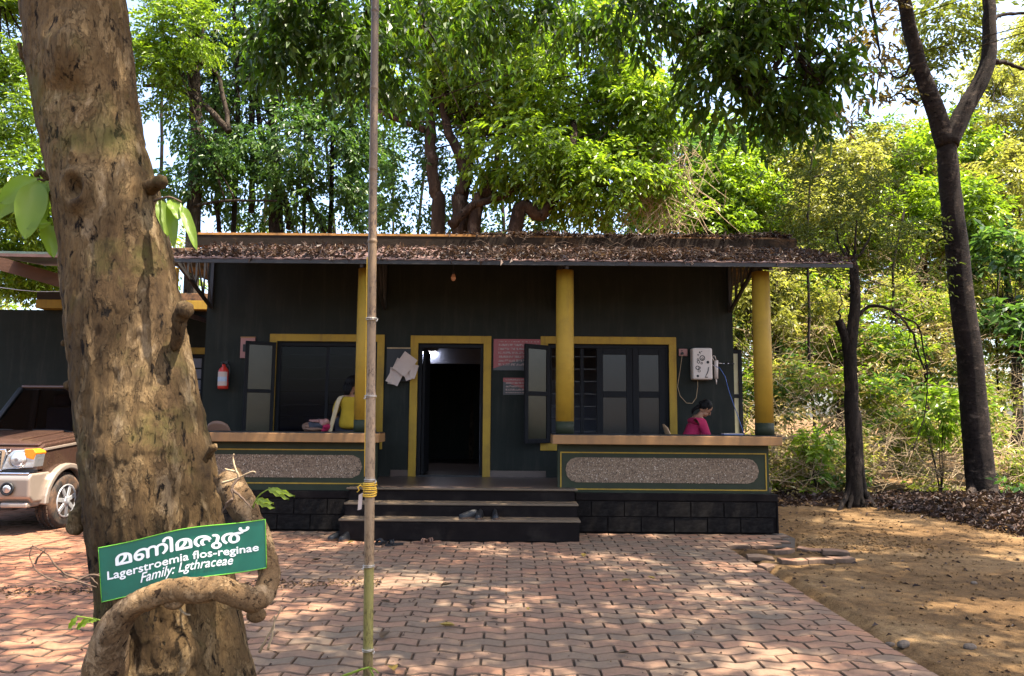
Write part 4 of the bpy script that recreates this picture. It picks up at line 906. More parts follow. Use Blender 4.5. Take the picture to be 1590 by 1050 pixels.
for (px, py, rad, h, kd) in knots:
    l, r = prof_at(py); c = at((l + r) / 2, py, TY); R = (r - l) / 2 * mpp(TY); f = (px - (l + r) / 2) / ((r - l) / 2)
    kc = np.array((c.x + f * R, c.y - math.sqrt(max(0, 1 - f * f)) * R, c.z)); rad_m = rad * mpp(TY)
    dv = V - kc; dist = np.linalg.norm(dv * np.array((1, .8, .8 if kd != 'nose' else .55)), axis=1) / rad_m
    out = unit(np.array([[kc[0] - c.x, kc[1] - c.y, 0]]))
    if kd == 'ring': amt = h * np.exp(-((dist - .75) / .32) ** 2) - h * .9 * np.exp(-(dist / .35) ** 2) + h * .3 * np.exp(-(dist / 1.2) ** 2)
    elif kd == 'nose': amt = h * np.exp(-(dist / .8) ** 2) * (1 + .8 * np.clip((V[:, 2] - kc[2]) / rad_m, -1, 1)) - h * .35 * np.exp(-(((V[:, 2] - kc[2]) / rad_m + .9) / .35) ** 2 - (dv[:, 0] / rad_m) ** 2 * 2)
    else: amt = h * np.exp(-(dist / .8) ** 2)
    V += out * amt[:, None]
F = [(j*NA+k, j*NA+(k+1) % NA, (j+1)*NA+(k+1) % NA, (j+1)*NA+k) for j in range(NR-1) for k in range(NA)]
F = [f[::-1] for f in F]
M['fbark'] = crisp_bark('flaking_tan_bark', (.010, .0065, .0045), (.084, .052, .023), (.135, .089, .043), (.21, .15, .085), moss=(.072, .072, .018))
trunk = fast_mesh('trunk', V, F, M['fbark'], ft, smooth=True)
tp = ctr[0][0]
mb = MB(); rg = random.Random(2)
br = limb(mb, [tp + Vector((.02, 0, -.3)), tp + Vector((-.12, .05, .6)), tp + Vector((-.3, .2, 1.8)), tp + Vector((-.2, .6, 3.4)), tp + Vector((.2, 1.0, 4.8))], .205, .09, 14, .02, rg)
s0 = br[6]; s1 = br[12]
for a, dst in ((s0, (-4.2, 4.0, 7.2)), (s0, (1.0, 4.6, 7.6)), (s1, (-2.4, 6.2, 8.6)), (s1, (1.6, 6.8, 8.4)), (s1, (-1.6, 1.4, 8.2)), (s0, (.6, 1.4, 7.0)), (s1, (-5.0, 6.4, 8.6))):
    dst = Vector(dst); mid = (a + dst) / 2 + Vector((0, 0, .5)); limb(mb, [a, a.lerp(mid, .6) + Vector((0, 0, .2)), mid, dst], .085, .02, 8, .05, rg)
mb.build('bough', B_['grey'], ft)
tops = [((-3.4, 4.4, 7.8), (1.7, 1.6, .8)), ((-1.6, 3.4, 8.2), (1.7, 1.5, .8)), ((.6, 4.4, 8.0), (1.6, 1.5, .7)), ((-1.4, 6.2, 8.9), (1.8, 1.5, .9)), ((.8, 7.4, 9.2), (1.7, 1.4, .8)), ((-4.2, 6.6, 8.9), (1.6, 1.5, .9)),
        ((-1.0, 1.2, 8.2), (1.6, 1.4, .8)), ((1.4, 2.2, 8.0), (1.5, 1.4, .8)), ((3.2, 1.6, 8.4), (1.5, 1.4, .7))]
crown(ft, tops, 2300, 'deep', k=8, twig=.42, lsize=.165, droop=.55, gap=-.08, gfreq=1.0, seed=91)
hang = [px_blob(520, 40, 95, 60, 9.0), px_blob(480, -10, 120, 60, 9.2), px_blob(640, 35, 110, 60, 9.2), px_blob(560, 95, 70, 45, 8.8, wgt=.7), px_blob(770, 20, 90, 50, 9.4), px_blob(900, 0, 90, 45, 9), px_blob(985, 25, 100, 40, 9), px_blob(450, 60, 60, 60, 9.2), px_blob(690, 80, 60, 40, 9.2, wgt=.6), px_blob(610, 130, 50, 35, 9.2, wgt=.5)]
crown(ft, hang, 430, 'deep', k=8, twig=.36, lsize=.155, droop=.85, gap=.03, gfreq=1.3, seed=92, name='hanging_leaves', wr=.42)
mb = MB()
for pts in ([(610, -140), (590, -30), (560, 30), (520, 60), (470, 90)], [(640, -140), (650, -20), (660, 40), (690, 80)], [(900, -120), (940, -40), (985, 10), (1020, 30)], [(720, -120), (745, -20), (775, 30)], [(500, -120), (470, -20), (440, 40)]):
    limb(mb, [at(a, b, 9.1) for a, b in pts], .035, .007, 6, .02, rg)
limb(mb, [Vector((1.6, 6.8, 8.4)), at(760, -200, 8.6), at(640, -140, 9.1)], .03, .03, 6, .02, rg); limb(mb, [Vector((1.6, 6.8, 8.4)), at(900, -120, 9.1)], .03, .03, 6, .02, rg); limb(mb, [Vector((-2.4, 6.2, 8.6)), at(500, -120, 9.1)], .03, .03, 6, .02, rg)
mb.build('hanging_boughs', B_['dark'], ft)
def A(px, py, y): return at(px, py, y)
# stubs, dead twigs and one modelled twig shadow on the trunk
for pts, r0, r1 in (([(232, 292, 2.70), (243, 285, 2.66), (250, 282, 2.64)], .030, .022), ([(272, 540, 2.68), (278, 512, 2.64), (280, 492, 2.62), (287, 481, 2.60)], .020, .028), ([(122, 625, 2.68), (113, 603, 2.66), (108, 599, 2.65)], .016, .018),
                    ([(118, 552, 2.72), (107, 534, 2.70), (101, 533, 2.69)], .012, .012), ([(85, 310, 2.74), (74, 300, 2.72), (66, 303, 2.70)], .016, .012), ([(78, 278, 2.74), (64, 268, 2.73), (57, 270, 2.72)], .014, .010), ([(48, 100, 2.74), (37, 92, 2.73), (30, 70, 2.72)], .014, .008),
                    ([(138, 765, 2.72), (128, 790, 2.68), (120, 800, 2.66), (117, 818, 2.66)], .030, .026), ([(318, 715, 2.60), (326, 702, 2.58), (331, 696, 2.57)], .010, .013)):
    mb = MB(); limb(mb, [A(*p) for p in pts], r0, r1, 10, .002); mb.ball(A(*pts[-1]), r1 * 1.12, 14, 9)
    mb.v = [tuple(Vector(p) + Vector((noise.noise(Vector(p) * 55), noise.noise(Vector(p) * 55 + Vector((7, 0, 0))), noise.noise(Vector(p) * 55 + Vector((0, 7, 0))))) * .006) for p in mb.v]; mb.build('stub', M['fbark'], ft)
def twig(paths, name='dead_twig_and_shadow', mat='darkstick', r=.004, tip=.0015):
    mb = MB()
    for p in paths: limb(mb, [A(*q) for q in p], r, tip, 6, .002)
    return mb.build(name, M[mat], ft)
twig([[(158, 895, 2.50), (140, 893, 2.49), (110, 905, 2.47), (80, 900, 2.46), (56, 885, 2.46), (46, 862, 2.46), (51, 846, 2.46)], [(158, 890, 2.50), (135, 900, 2.49), (105, 893, 2.48), (88, 880, 2.46), (75, 862, 2.46), (60, 852, 2.45), (50, 848, 2.45)], [(140, 895, 2.49), (152, 908, 2.49)], [(105, 898, 2.48), (92, 890, 2.47)], [(54, 876, 2.46), (62, 862, 2.46), (71, 854, 2.45)], [(120, 903, 2.47), (150, 912, 2.46)]])
twig([[(345, 750, 2.52), (365, 744, 2.50), (390, 733, 2.47), (397, 734, 2.46)], [(372, 742, 2.49), (364, 725, 2.48), (362, 712, 2.48), (363, 705, 2.47)], [(368, 733, 2.49), (355, 730, 2.49), (349, 728, 2.49)]], mat='stick', r=.0045, tip=.0018)
twig([[(372, 742, 2.49), (360, 757, 2.47), (362, 775, 2.46), (350, 790, 2.47)], [(361, 760, 2.47), (378, 775, 2.45), (390, 790, 2.44)], [(362, 775, 2.46), (352, 782, 2.46), (344, 800, 2.47)]], r=.005)  # cast shadow of the pale twig on the root, modelled as dark strands
twig([[(403, 1012, 2.55), (412, 995, 2.52), (425, 970, 2.50), (437, 942, 2.48)], [(416, 1008, 2.52), (424, 980, 2.5), (427, 955, 2.49)]], mat='stick', r=.005, tip=.002)
twig([[(275, 940, 2.42), (285, 952, 2.41), (295, 955, 2.40)]], mat='stick', r=.004, tip=.003)
# strap-like root that wraps round the trunk
vn = MB()
vpts = [(352, 738, 2.60, 19), (368, 772, 2.58, 22), (388, 805, 2.57, 19), (402, 832, 2.56, 17), (414, 865, 2.54, 15), (419, 895, 2.52, 16), (411, 922, 2.48, 18), (392, 934, 2.43, 19), (362, 921, 2.41, 18), (340, 913, 2.40, 18), (310, 917, 2.39, 18), (282, 915, 2.385, 19), (252, 920, 2.385, 18), (222, 932, 2.39, 17), (196, 948, 2.40, 19), (178, 972, 2.42, 24), (168, 1005, 2.45, 28), (162, 1050, 2.48, 32), (150, 1120, 2.52, 38), (130, 1290, 2.56, 48)]
pts, rad = [], []
for i in range(len(vpts) - 1):
    for k in range(8):
        t_ = k / 8; a = vpts[i]; b = vpts[i+1]; q = [a[j] + (b[j] - a[j]) * t_ for j in range(4)]
        P_ = at(q[0], q[1], q[2]); pts.append(P_); rad.append(q[3] * mpp(q[2]) * (1 + .11 * noise.noise(P_ * 19)))
for _ in range(3): pts = [pts[0]] + [(pts[i-1] + pts[i] * 2 + pts[i+1]) / 4 for i in range(1, len(pts) - 1)] + [pts[-1]]
vn.tube(pts, rad, 26)
vn.v = [tuple(Vector(p) + Vector((noise.noise(Vector(p) * 30), noise.noise(Vector(p) * 30 + Vector((9, 0, 0))), noise.noise(Vector(p) * 30 + Vector((0, 9, 0))))) * .0055 + Vector((noise.noise(Vector(p) * 80), noise.noise(Vector(p) * 80 + Vector((9, 0, 0))), noise.noise(Vector(p) * 80 + Vector((0, 9, 0))))) * .002) for p in vn.v]
for (px, py, y_, r_) in ((334, 908, 2.392, 13), (270, 934, 2.38, 13), (398, 955, 2.53, 12), (358, 745, 2.57, 16)):
    vn.ball(at(px, py, y_ + .012), (r_ * mpp(y_) * 1.25, r_ * mpp(y_) * 1.0, r_ * mpp(y_) * .95), 18, 12)
M['vbark'] = crisp_bark('tan_root_bark', (.024, .014, .008), (.15, .092, .046), (.21, .138, .075), (.28, .195, .115), zs=.8, k=1.3)
vn.build('wrapping_root', M['vbark'], ft)

# big soft leaves sprouting from the trunk
def big_leaf(parent, b, t_, wpx, y0, y1, mat, bend=.12, n=10, name='leaf', face=.25):
    p0 = at(b[0], b[1], y0); p1 = at(t_[0], t_[1], y1); ax = p1 - p0; Ln = ax.length; ax.normalize()
    view = Vector((.25 + face, -1, .25)).normalized(); side = ax.cross(view).normalized(); nr_ = side.cross(ax).normalized(); wd = wpx * mpp((y0 + y1) / 2) / 2
    vs = []; fs = []; rw = 7
    for i in range(n + 1):
        t = i / n; pr = (math.sin(math.pi * min(1, t ** .85)) ** .75) * (1 if t < 1 else 0)
        for k in range(rw):
            s = (k - 3) / 3; vein = .0022 * math.sin(t * 42 + abs(s) * 5) * (abs(s) > .05) * pr
            p = p0 + ax * (t * Ln) + side * (s * wd * pr) + nr_ * (bend * Ln * (t * (1 - t)) * 2 - abs(s) ** 1.5 * wd * .35 * pr * -1 + vein)
            vs.append(p + Vector((0, 0, .004 * math.sin(t * 17 + s * 3))))
    for i in range(n):
        for k in range(rw - 1): a = i * rw + k; fs.append((a, a+1, a+rw+1, a+rw))
    mb = MB(); mb.add(vs, fs, True); return mb.build(name, mat, parent)
sh = MB(); limb(sh, [A(88, 300, 2.74), A(72, 283, 2.70), A(58, 278, 2.67)], .007, .004, 6, .001); shoot = sh.build('leaf_shoot', M['darkstick'], ft)
for b, t_, w_, y0, y1 in (((58, 281), (39, 374), 44, 2.66, 2.60), ((60, 280), (70, 345), 22, 2.68, 2.66), ((60, 276), (-2, 318), 34, 2.68, 2.64), ((80, 345), (38, 357), 15, 2.66, 2.60), ((72, 346), (84, 402), 24, 2.70, 2.68), ((50, 292), (-20, 345), 34, 2.72, 2.7), ((62, 283), (76, 300), 18, 2.68, 2.68)):
    big_leaf(shoot, b, t_, w_, y0, y1, M['bigleaf'])
sh = MB(); limb(sh, [A(240, 312, 2.66), A(262, 306, 2.60), A(282, 314, 2.58)], .005, .003, 6, .001); shoot = sh.build('leaf_shoot', M['darkstick'], ft)
for b, t_, w_, y0, y1 in (((248, 309), (261, 368), 22, 2.64, 2.62), ((264, 309), (270, 386), 18, 2.60, 2.57), ((266, 309), (279, 342), 22, 2.60, 2.55), ((280, 316), (306, 390), 17, 2.58, 2.54)):
    big_leaf(shoot, b, t_, w_, y0, y1, M['bigleaf'])
M['freshleaf'] = leaf_mat('fresh_sprig_leaf', [(.2, (.17, .24, .03)), (.9, (.24, .30, .05))], .5, .4, 1.5)
sh = MB(); limb(sh, [A(392, 790, 2.55), A(402, 770, 2.53), A(420, 758, 2.52)], .003, .002, 5, .001); shoot = sh.build('leaf_sprig', M['freshleaf'], ft)
for b, t_, w_ in (((417, 758), (458, 771), 7), ((416, 760), (449, 776), 8), ((396, 778), (427, 790), 9), ((398, 775), (425, 782), 7)): big_leaf(shoot, b, t_, w_, 2.52, 2.5, M['freshleaf'], n=6)
sh = MB(); limb(sh, [A(165, 965, 2.46), A(140, 960, 2.44), A(118, 957, 2.43)], .003, .002, 5, .001); shoot = sh.build('leaf_sprig', M['freshleaf'], ft)
for b, t_, w_ in (((120, 957), (106, 977), 8), ((140, 959), (118, 977), 9), ((152, 962), (135, 965), 6)): big_leaf(shoot, b, t_, w_, 2.44, 2.43, LM['bright'], n=6)

# ------------------------------------------------------------------ name board
sg = thing('name_board', 'bent green tree name board with white Malayalam and English lettering on the leaning trunk', 'sign', tuple(at(285, 880, 2.46)))
TL, TR, BR, BL = (153, 851), (412, 806), (414, 881), (158, 935)
SD = [2.475]
def board(u, v, off=0):
    """u to the right, v upward, both 0..1"""
    px = (TL[0]*(1-u) + TR[0]*u) * v + (BL[0]*(1-u) + BR[0]*u) * (1-v); py = (TL[1]*(1-u) + TR[1]*u) * v + (BL[1]*(1-u) + BR[1]*u) * (1-v)
    py += -5 * math.sin(math.pi * u) * 1.0 + 1.5 * math.sin(u * 9)
    y = 2.445 + .028 * (2*u - 1) ** 2 + .010 * (1 - v)
    return at(px, py, y) + Vector((0, -off, 0))
nu, nv = 40, 8
vs = [board(i / nu, j / nv) for j in range(nv + 1) for i in range(nu + 1)]; k = len(vs); vs += [p + Vector((0, .003, 0)) for p in vs]
fs = [(j*(nu+1)+i, j*(nu+1)+i+1, (j+1)*(nu+1)+i+1, (j+1)*(nu+1)+i) for j in range(nv) for i in range(nu)]
fs += [tuple(k + a for a in f[::-1]) for f in fs]
ring = [i for i in range(nu + 1)] + [j*(nu+1)+nu for j in range(1, nv + 1)] + [nv*(nu+1)+i for i in range(nu - 1, -1, -1)] + [j*(nu+1) for j in range(nv - 1, 0, -1)]
fs += [(ring[i], k + ring[i], k + ring[(i+1) % len(ring)], ring[(i+1) % len(ring)]) for i in range(len(ring))]
M['signgreen'] = pm('sign_green', (.010, .115, .075), .32, .16, 7, 30, .1, .002, spec=.5, dirt=(.02, .07, .035), dscale=5, dlo=.55, dhi=.8)
M['signedge'] = pm('sign_edge', (.10, .30, .03), .4, .2, 10, 30, .1, .002)
MB().add(vs, fs, False).build('plate', M['signgreen'], sg)
e = MB(); e.tube([board(i / 40, 1, .001) for i in range(41)], .0016, 6, sm=False); e.tube([board(1, i / 8, .001) for i in range(9)], .0016, 6); e.tube([board(i / 40, 0, .001) for i in range(41)], .0016, 6); e.tube([board(0, i / 8, .001) for i in range(9)], .0012, 6)
e.build('edge', M['signedge'], sg)
M['lettering'] = pm('white_lettering', (.78, .78, .74), .5, .06, 30, 60, .05, .001, dirt=(.45, .5, .45), dscale=30, dlo=.58, dhi=.75)
def lettering(body, name, u0, u1, v0, v1, shear=0, bold=.0, skew=0):
    """real glyphs laid on the bent plate, between u0..u1 and from base line v0 to ascender v1 (v rises by skew along the line)"""
    cu = bpy.data.curves.new(name, 'FONT'); cu.body = body; cu.size = 1; cu.shear = shear; cu.resolution_u = 3
    ob = bpy.data.objects.new(name, cu); COL.objects.link(ob); bpy.context.view_layer.update()
    me = bpy.data.meshes.new_from_object(ob.evaluated_get(bpy.context.evaluated_depsgraph_get())); bpy.data.objects.remove(ob); bpy.data.curves.remove(cu)
    bm = bmesh.new(); bm.from_mesh(me); bmesh.ops.triangulate(bm, faces=bm.faces); bmesh.ops.subdivide_edges(bm, edges=[e for e in bm.edges if e.calc_length() > .25], cuts=1); bm.to_mesh(me); bm.free()
    co = np.array([v.co[:] for v in me.vertices]); x0, x1 = co[:, 0].min(), co[:, 0].max(); y0, y1 = co[:, 1].min(), co[:, 1].max()
    tri = [tuple(p.vertices) for p in me.polygons]; bpy.data.meshes.remove(me); mb = MB(); sx_ = (u1 - u0) / (x1 - x0)
    # heavier strokes: the same glyphs laid again a hair to the side
    for k, (dx, dy) in enumerate(((0, 0), (-bold, 0), (bold, 0), (0, bold), (0, -bold))):
        if k and not bold: break
        mb.add([board(u0 + (c[0] + dx - x0) * sx_, v0 + (c[1] + dy - y0) / (y1 - y0) * (v1 - v0) + skew * (c[0] - x0) * sx_, .0012 + k * .00012) for c in co], tri)
    return mb.build(name, M['lettering'], sg)
lettering('\u0d2e\u0d23\u0d3f\u0d2e\u0d30\u0d41\u0d24\u0d4d', 'malayalam_name', .10, .90, .535, .91, 0, .026)
lettering('Lagerstroemia flos-reginae', 'botanical_name', .045, .955, .335, .535, 0, .020)
lettering('Family: Lgthraceae', 'family_name', .24, .80, .125, .36, .30, .014)

# ------------------------------------------------------------------ bamboo pole
pY = 3.5
def pole_x(py): return 582.5 - (582.5 - 571) * max(0, (py + 0)) / 1050
base = at(pole_x(1050) - 1.2, 1150, pY); base.z = 0
po = thing('bamboo_pole', 'tall bleached bamboo pole standing on the pavers in front of the steps', 'pole', tuple(base))
nodes_y = [-230, -105, 17, 139, 263, 375, 495, 615, 745, 878, 1008]
def pp(py): return at(pole_x(py), py, pY)
mb = MB(); pts = []; rad = []
ys = sorted(set(list(range(-240, 1140, 10)) + [n + d for n in nodes_y for d in (-4, -2, 0, 2, 4)]))
for y_ in ys:
    d = min(abs(y_ - n) for n in nodes_y); pts.append(pp(y_)); rad.append(.0208 + .0018 * (y_ > 600) + (.0035 if d == 0 else (.0016 if d <= 2 else 0)) - .0000045 * max(0, 500 - y_))
pts.append(base); rad.append(.024); mb.tube(pts, rad, 20)
m, t, ns, L, B = nodes('bamboo'); sx = ns.new('ShaderNodeSeparateXYZ'); v = objvec(t); L.new(v, sx.inputs[0])
zr = N(t, 'ShaderNodeMapRange'); zr.inputs[1].default_value = 0; zr.inputs[2].default_value = 4; L.new(sx.outputs[2], zr.inputs[0])
z_ = lambda py: pp(py).z / 4
r = ramp(t, [(0, (.13, .10, .035)), (z_(1010), (.14, .105, .035)), (z_(1004), (.19, .165, .04)), (z_(884), (.20, .165, .045)), (z_(876), (.22, .14, .07)), (z_(620), (.25, .165, .095)), (z_(480), (.15, .090, .038)), (.95, (.095, .054, .022))]); L.new(zr.outputs[0], r.inputs[0])
n1 = noise_n(t, 120, 6, .7, objvec(t, (1, 1, .35))); rr = ramp(t, [(.42, (.30, .24, .2)), (.52, (1, 1, 1))]); L.new(n1.outputs[0], rr.inputs[0])
n2 = noise_n(t, 9, 4, .6, v); r2_ = ramp(t, [(.4, (0, 0, 0)), (.6, (1, 1, 1))]); L.new(n2.outputs[0], r2_.inputs[0])
L.new(mixc(t, r2_.outputs[0], r.outputs[0], mixc(t, 1.0, r.outputs[0], rr.outputs[0], 'MULTIPLY')), B.inputs[0]); B.inputs['Roughness'].default_value = .5; bump(t, B, n1.outputs[0], .2, .002)
mb.build('cane', m, po)
def ring(py, r=.027, th=.0022, mat='wire', tilt=0, n=24, name='wire_tie', turns=1):
    c = pp(py); p_ = [c + Vector((math.cos(a) * r, math.sin(a) * r, math.sin(a + 1) * tilt + (i / n / turns) * .002)) for i, a in enumerate([2 * math.pi * k / n for k in range(int(n * turns) + 1)])]
    return p_
for py in (495, 615, 745, 878, 1008):
    mb = MB(); mb.tube(ring(py, .0255), .0022, 6); mb.tube(ring(py + 2, .0258, tilt=.002), .0016, 6)
    q = pp(py) + Vector((.026 if py in (495, 745, 1008) else -.026, -.012, 0)); mb.tube([q, q + Vector((.006, -.006, -.004)), q + Vector((.002, -.008, -.016)), q + Vector((-.003, -.004, -.010))], .0022, 6)
    mb.build('wire_tie', M['wire'], po)
mb = MB(); rg = random.Random(4)
for k in range(7):
    z0 = 750 + k * 3.2; t1, t2 = rg.uniform(-.006, .006), rg.uniform(-3, 3); c0_ = pp(z0)
    mb.tube([c0_ + Vector((math.cos(a) * (.0275 + rg.uniform(0, .004)), math.sin(a) * .0275, math.sin(a + t2) * t1)) for a in [2 * math.pi * j / 18 for j in range(19)]], .0038, 6)
q = pp(757); mb.tube([q + Vector((-.026, -.012, 0)), q + Vector((-.04, -.02, .012)), q + Vector((-.052, -.02, .004)), q + Vector((-.045, -.02, -.012)), q + Vector((-.055, -.018, -.02))], .003, 6)
mb.build('rope_lashing', M['rope'], po)
mb = MB(); mb.tube([pp(y_) + Vector((-.0235, -.006, 0)) for y_ in range(400, 760, 20)], .0024, 6); mb.build('cord', M['rope'], po)
q = pp(775); mb = MB(); mb.add([q + Vector((-.03, -.01, .03)), q + Vector((-.048, -.015, .02)), q + Vector((-.052, -.012, -.05)), q + Vector((-.034, -.01, -.045))], [(0, 1, 2, 3)]); mb.build('rag', M['paper'], po)
# ------------------------------------------------------------------ jeep parked nose out under the shed
M['paint'] = pm('bronze_paint', (.085, .046, .034), .24, .06, 3, 60, .03, .001, metal=.45, spec=.6, dirt=(.12, .075, .045), dscale=4, dlo=.5, dhi=.85)
M['trim'] = pm('beige_bumper_plastic', (.34, .275, .225), .3, .06, 3, 60, .05, .001, metal=.45, spec=.5)
M['chrome'] = pm('chrome', (.75, .73, .72), .16, .03, 3, 60, .02, .001, metal=1)
M['silver'] = pm('silver_wheel_cover', (.55, .54, .55), .3, .05, 3, 60, .02, .001, metal=.6)
M['amber'] = pm('amber_lens', (.75, .20, .015), .15, .1, 20, 80, .1, .001, spec=.7)
m, t, ns, L, B = nodes('headlamp_lens'); B.inputs['Base Color'].default_value = (.55, .55, .56, 1); B.inputs['Metallic'].default_value = .7; B.inputs['Roughness'].default_value = .22
n_ = noise_n(t, 22, 3, .5, objvec(t)); bump(t, B, n_.outputs[0], .5, .01); M['lens'] = m
m, t, ns, L, B = nodes('windscreen_glass'); gl = ns.new('ShaderNodeBsdfGlossy'); gl.inputs['Roughness'].default_value = .04; tp = ns.new('ShaderNodeBsdfTransparent'); tp.inputs[0].default_value = (.35, .33, .33, 1)
fz = N(t, 'ShaderNodeFresnel', IOR=1.5); mx = ns.new('ShaderNodeMixShader'); L.new(fz.outputs[0], mx.inputs[0]); L.new(tp.outputs[0], mx.inputs[1]); L.new(gl.outputs[0], mx.inputs[2]); L.new(mx.outputs[0], ns['Material Output'].inputs[0]); M['wglass'] = m
XC = -6.85; XL, XR = XC - .80, XC + .80             # body sides
FY = 9.56                                          # nose
WYf, WYr, WR = 10.24, 12.92, .355
car = thing('parked_jeep', 'bronze jeep with beige bumper parked nose out under the shed, left of the leaning trunk', 'jeep', (XC, 11.5, 0))
def arch(yc, r, n=10): return [(yc + r * math.cos(math.pi - math.pi * i / n), .36 + r * math.sin(math.pi * i / n)) for i in range(n + 1)]
side = [(FY + .10, .50), (FY + .06, .78), (FY + .08, 1.06), (FY + .22, 1.14), (FY + 1.30, 1.235), (13.85, 1.235), (13.9, .9), (13.88, .50)] + [(WYr + .43, .5)] + [(y, z) for y, z in arch(WYr, .43)[::-1] if z > .5] + [(WYr - .43, .46), (WYf + .44, .46)] + [(y, z) for y, z in arch(WYf, .44)[::-1] if z > .5] + [(WYf - .44, .5)]
body = MB().prism(side[::-1], 'x', XL, XR).build('body', M['paint'], car, bevel=.035, bseg=3)
# cabin
def quadbox(b, p): b.add(p, [(0,3,2,1),(4,5,6,7),(0,1,5,4),(1,2,6,5),(2,3,7,6),(3,0,4,7)])
wb, wt, zb, zt = FY + 1.34, FY + 1.95, 1.23, 1.90
MB().box(XL + .09, XR - .09, wt - .02, 13.8, zt, zt + .06).build('roof', M['paint'], car, bevel=.04, bseg=3)
b = MB()
for sx_ in (XL + .05, XR - .05):
    xi = sx_ + (.05 if sx_ < XC else -.05)
    b.bar((sx_, wb, zb), (xi, wt, zt), .06, .07, (1, 0, 0)); b.bar((sx_, 11.9, zb), (xi, 11.9, zt), .05, .1, (1, 0, 0)); b.bar((sx_, 12.8, zb), (xi, 12.8, zt), .05, .1, (1, 0, 0)); b.bar((sx_, 13.75, zb), (xi, 13.75, zt), .06, .1, (1, 0, 0))
b.build('pillars', M['black'], car, bevel=.01)  # black stands in for the shade that hides the cabin
g_ = MB(); g_.add([(XL + .08, wb - .005, zb + .01), (XR - .08, wb - .005, zb + .01), (XR - .13, wt, zt), (XL + .13, wt, zt)], [(0, 1, 2, 3)]); g_.build('windscreen', M['wglass'], car)
for x in (XL + .055, XR - .055):
    xi = x + (.05 if x < XC else -.05)
    MB().add([(x, wb + .1, zb), (x, 13.7, zb), (xi, 13.7, zt), (xi, wt + .06, zt)], [(0, 1, 2, 3)]).build('side_glass', M['wglass'], car)
MB().box(XL + .1, XR - .1, 13.7, 13.75, zb, zt).build('rear_panel', M['black'], car)
for x in (XC - .38, XC + .38):
    s = MB().box(x - .23, x + .23, 12.0, 12.14, 1.1, 1.62).build('seat', M['dcloth'], car, bevel=.05, bseg=3); MB().box(x - .13, x + .13, 12.0, 12.1, 1.64, 1.83).build('headrest', M['dcloth'], s, bevel=.04, bseg=3)
MB().box(XL + .1, XR - .1, wb + .05, wb + .38, 1.1, 1.26).build('dashboard', M['black'], car, bevel=.03)
for x0 in (XC - .45, XC + .30):
    MB().tube([(x0 + .28, wb - .02, zb + .015), (x0, wb + .03, zb + .055), (x0 - .42, wb + .035, zb + .06)], [.009, .008, .005], 6).build('wiper', M['black'], car)
# bonnet with a raised centre and a crisp edge
hood = MB(); hs = [(FY + .13, 1.125), (FY + .20, 1.165), (FY + 1.28, 1.265), (FY + 1.28, 1.20), (FY + .16, 1.10)]
hood.prism(hs, 'x', XL + .03, XR - .03); hd = hood.build('bonnet', M['paint'], car, bevel=.02, bseg=3)
MB().prism([(FY + .22, 1.16), (FY + .30, 1.195), (FY + 1.2, 1.285), (FY + 1.26, 1.25)], 'x', XC - .45, XC + .45).build('bonnet_bulge', M['paint'], hd, bevel=.025, bseg=3)
MB().bar((XR + .002, FY + .18, 1.06), (XR + .002, FY + 1.0, 1.12), .02, .035).build('side_trim', M['trim'], car, bevel=.006)
# fender flare
fl_ = MB()
for yc in (WYf, WYr):
    out = [(yc + .50 * math.cos(a), .36 + .50 * math.sin(a)) for a in [math.pi * i / 14 for i in range(15)]]; inn = [(yc + .425 * math.cos(a), .36 + .425 * math.sin(a)) for a in [math.pi * i / 14 for i in range(15)]][::-1]
    for x0, x1 in ((XR - .03, XR + .075), (XL - .075, XL + .03)):
        MB().prism((out + inn)[::-1], 'x', x0, x1).build('wheel_flare', M['trim'], car, bevel=.02, bseg=3)
# bumper, skirt, fog lamps
bp_ = [(FY + .34, .40), (FY + .02, .40), (FY - .07, .47), (FY - .09, .72), (FY - .05, .775), (FY + .34, .775)]
bm_ = MB().prism(bp_[::-1], 'x', XL - .02, XR + .02).build('bumper', M['trim'], car, bevel=.045, bseg=4)
MB().box(XL + .0, XR - .0, FY - .075, FY + .2, .757, .785).build('bumper_lip', M['chrome'], bm_, bevel=.012)
MB().box(XL + .22, XR - .22, FY - .02, FY + .3, .31, .40).build('bumper_skirt', M['black'], bm_, bevel=.02)
for s_x in (-1, 1):
    MB().box(XC + s_x * .62 - .17, XC + s_x * .62 + .17, FY - .06, FY + .2, .345, .41).build('bumper_skirt', M['trim'], bm_, bevel=.02, bseg=3)
    f_ = MB().lathe([(.075, -.085), (.085, -.10), (.085, -.115), (.062, -.12), (.058, -.095)], 22, (XC + s_x * .56, FY, .585), 'y').build('fog_lamp', M['black'], bm_)
    MB().lathe([(.060, -.108), (.045, -.122), (.0, -.128)], 18, (XC + s_x * .56, FY, .585), 'y').build('fog_lens', M['lens'], f_)
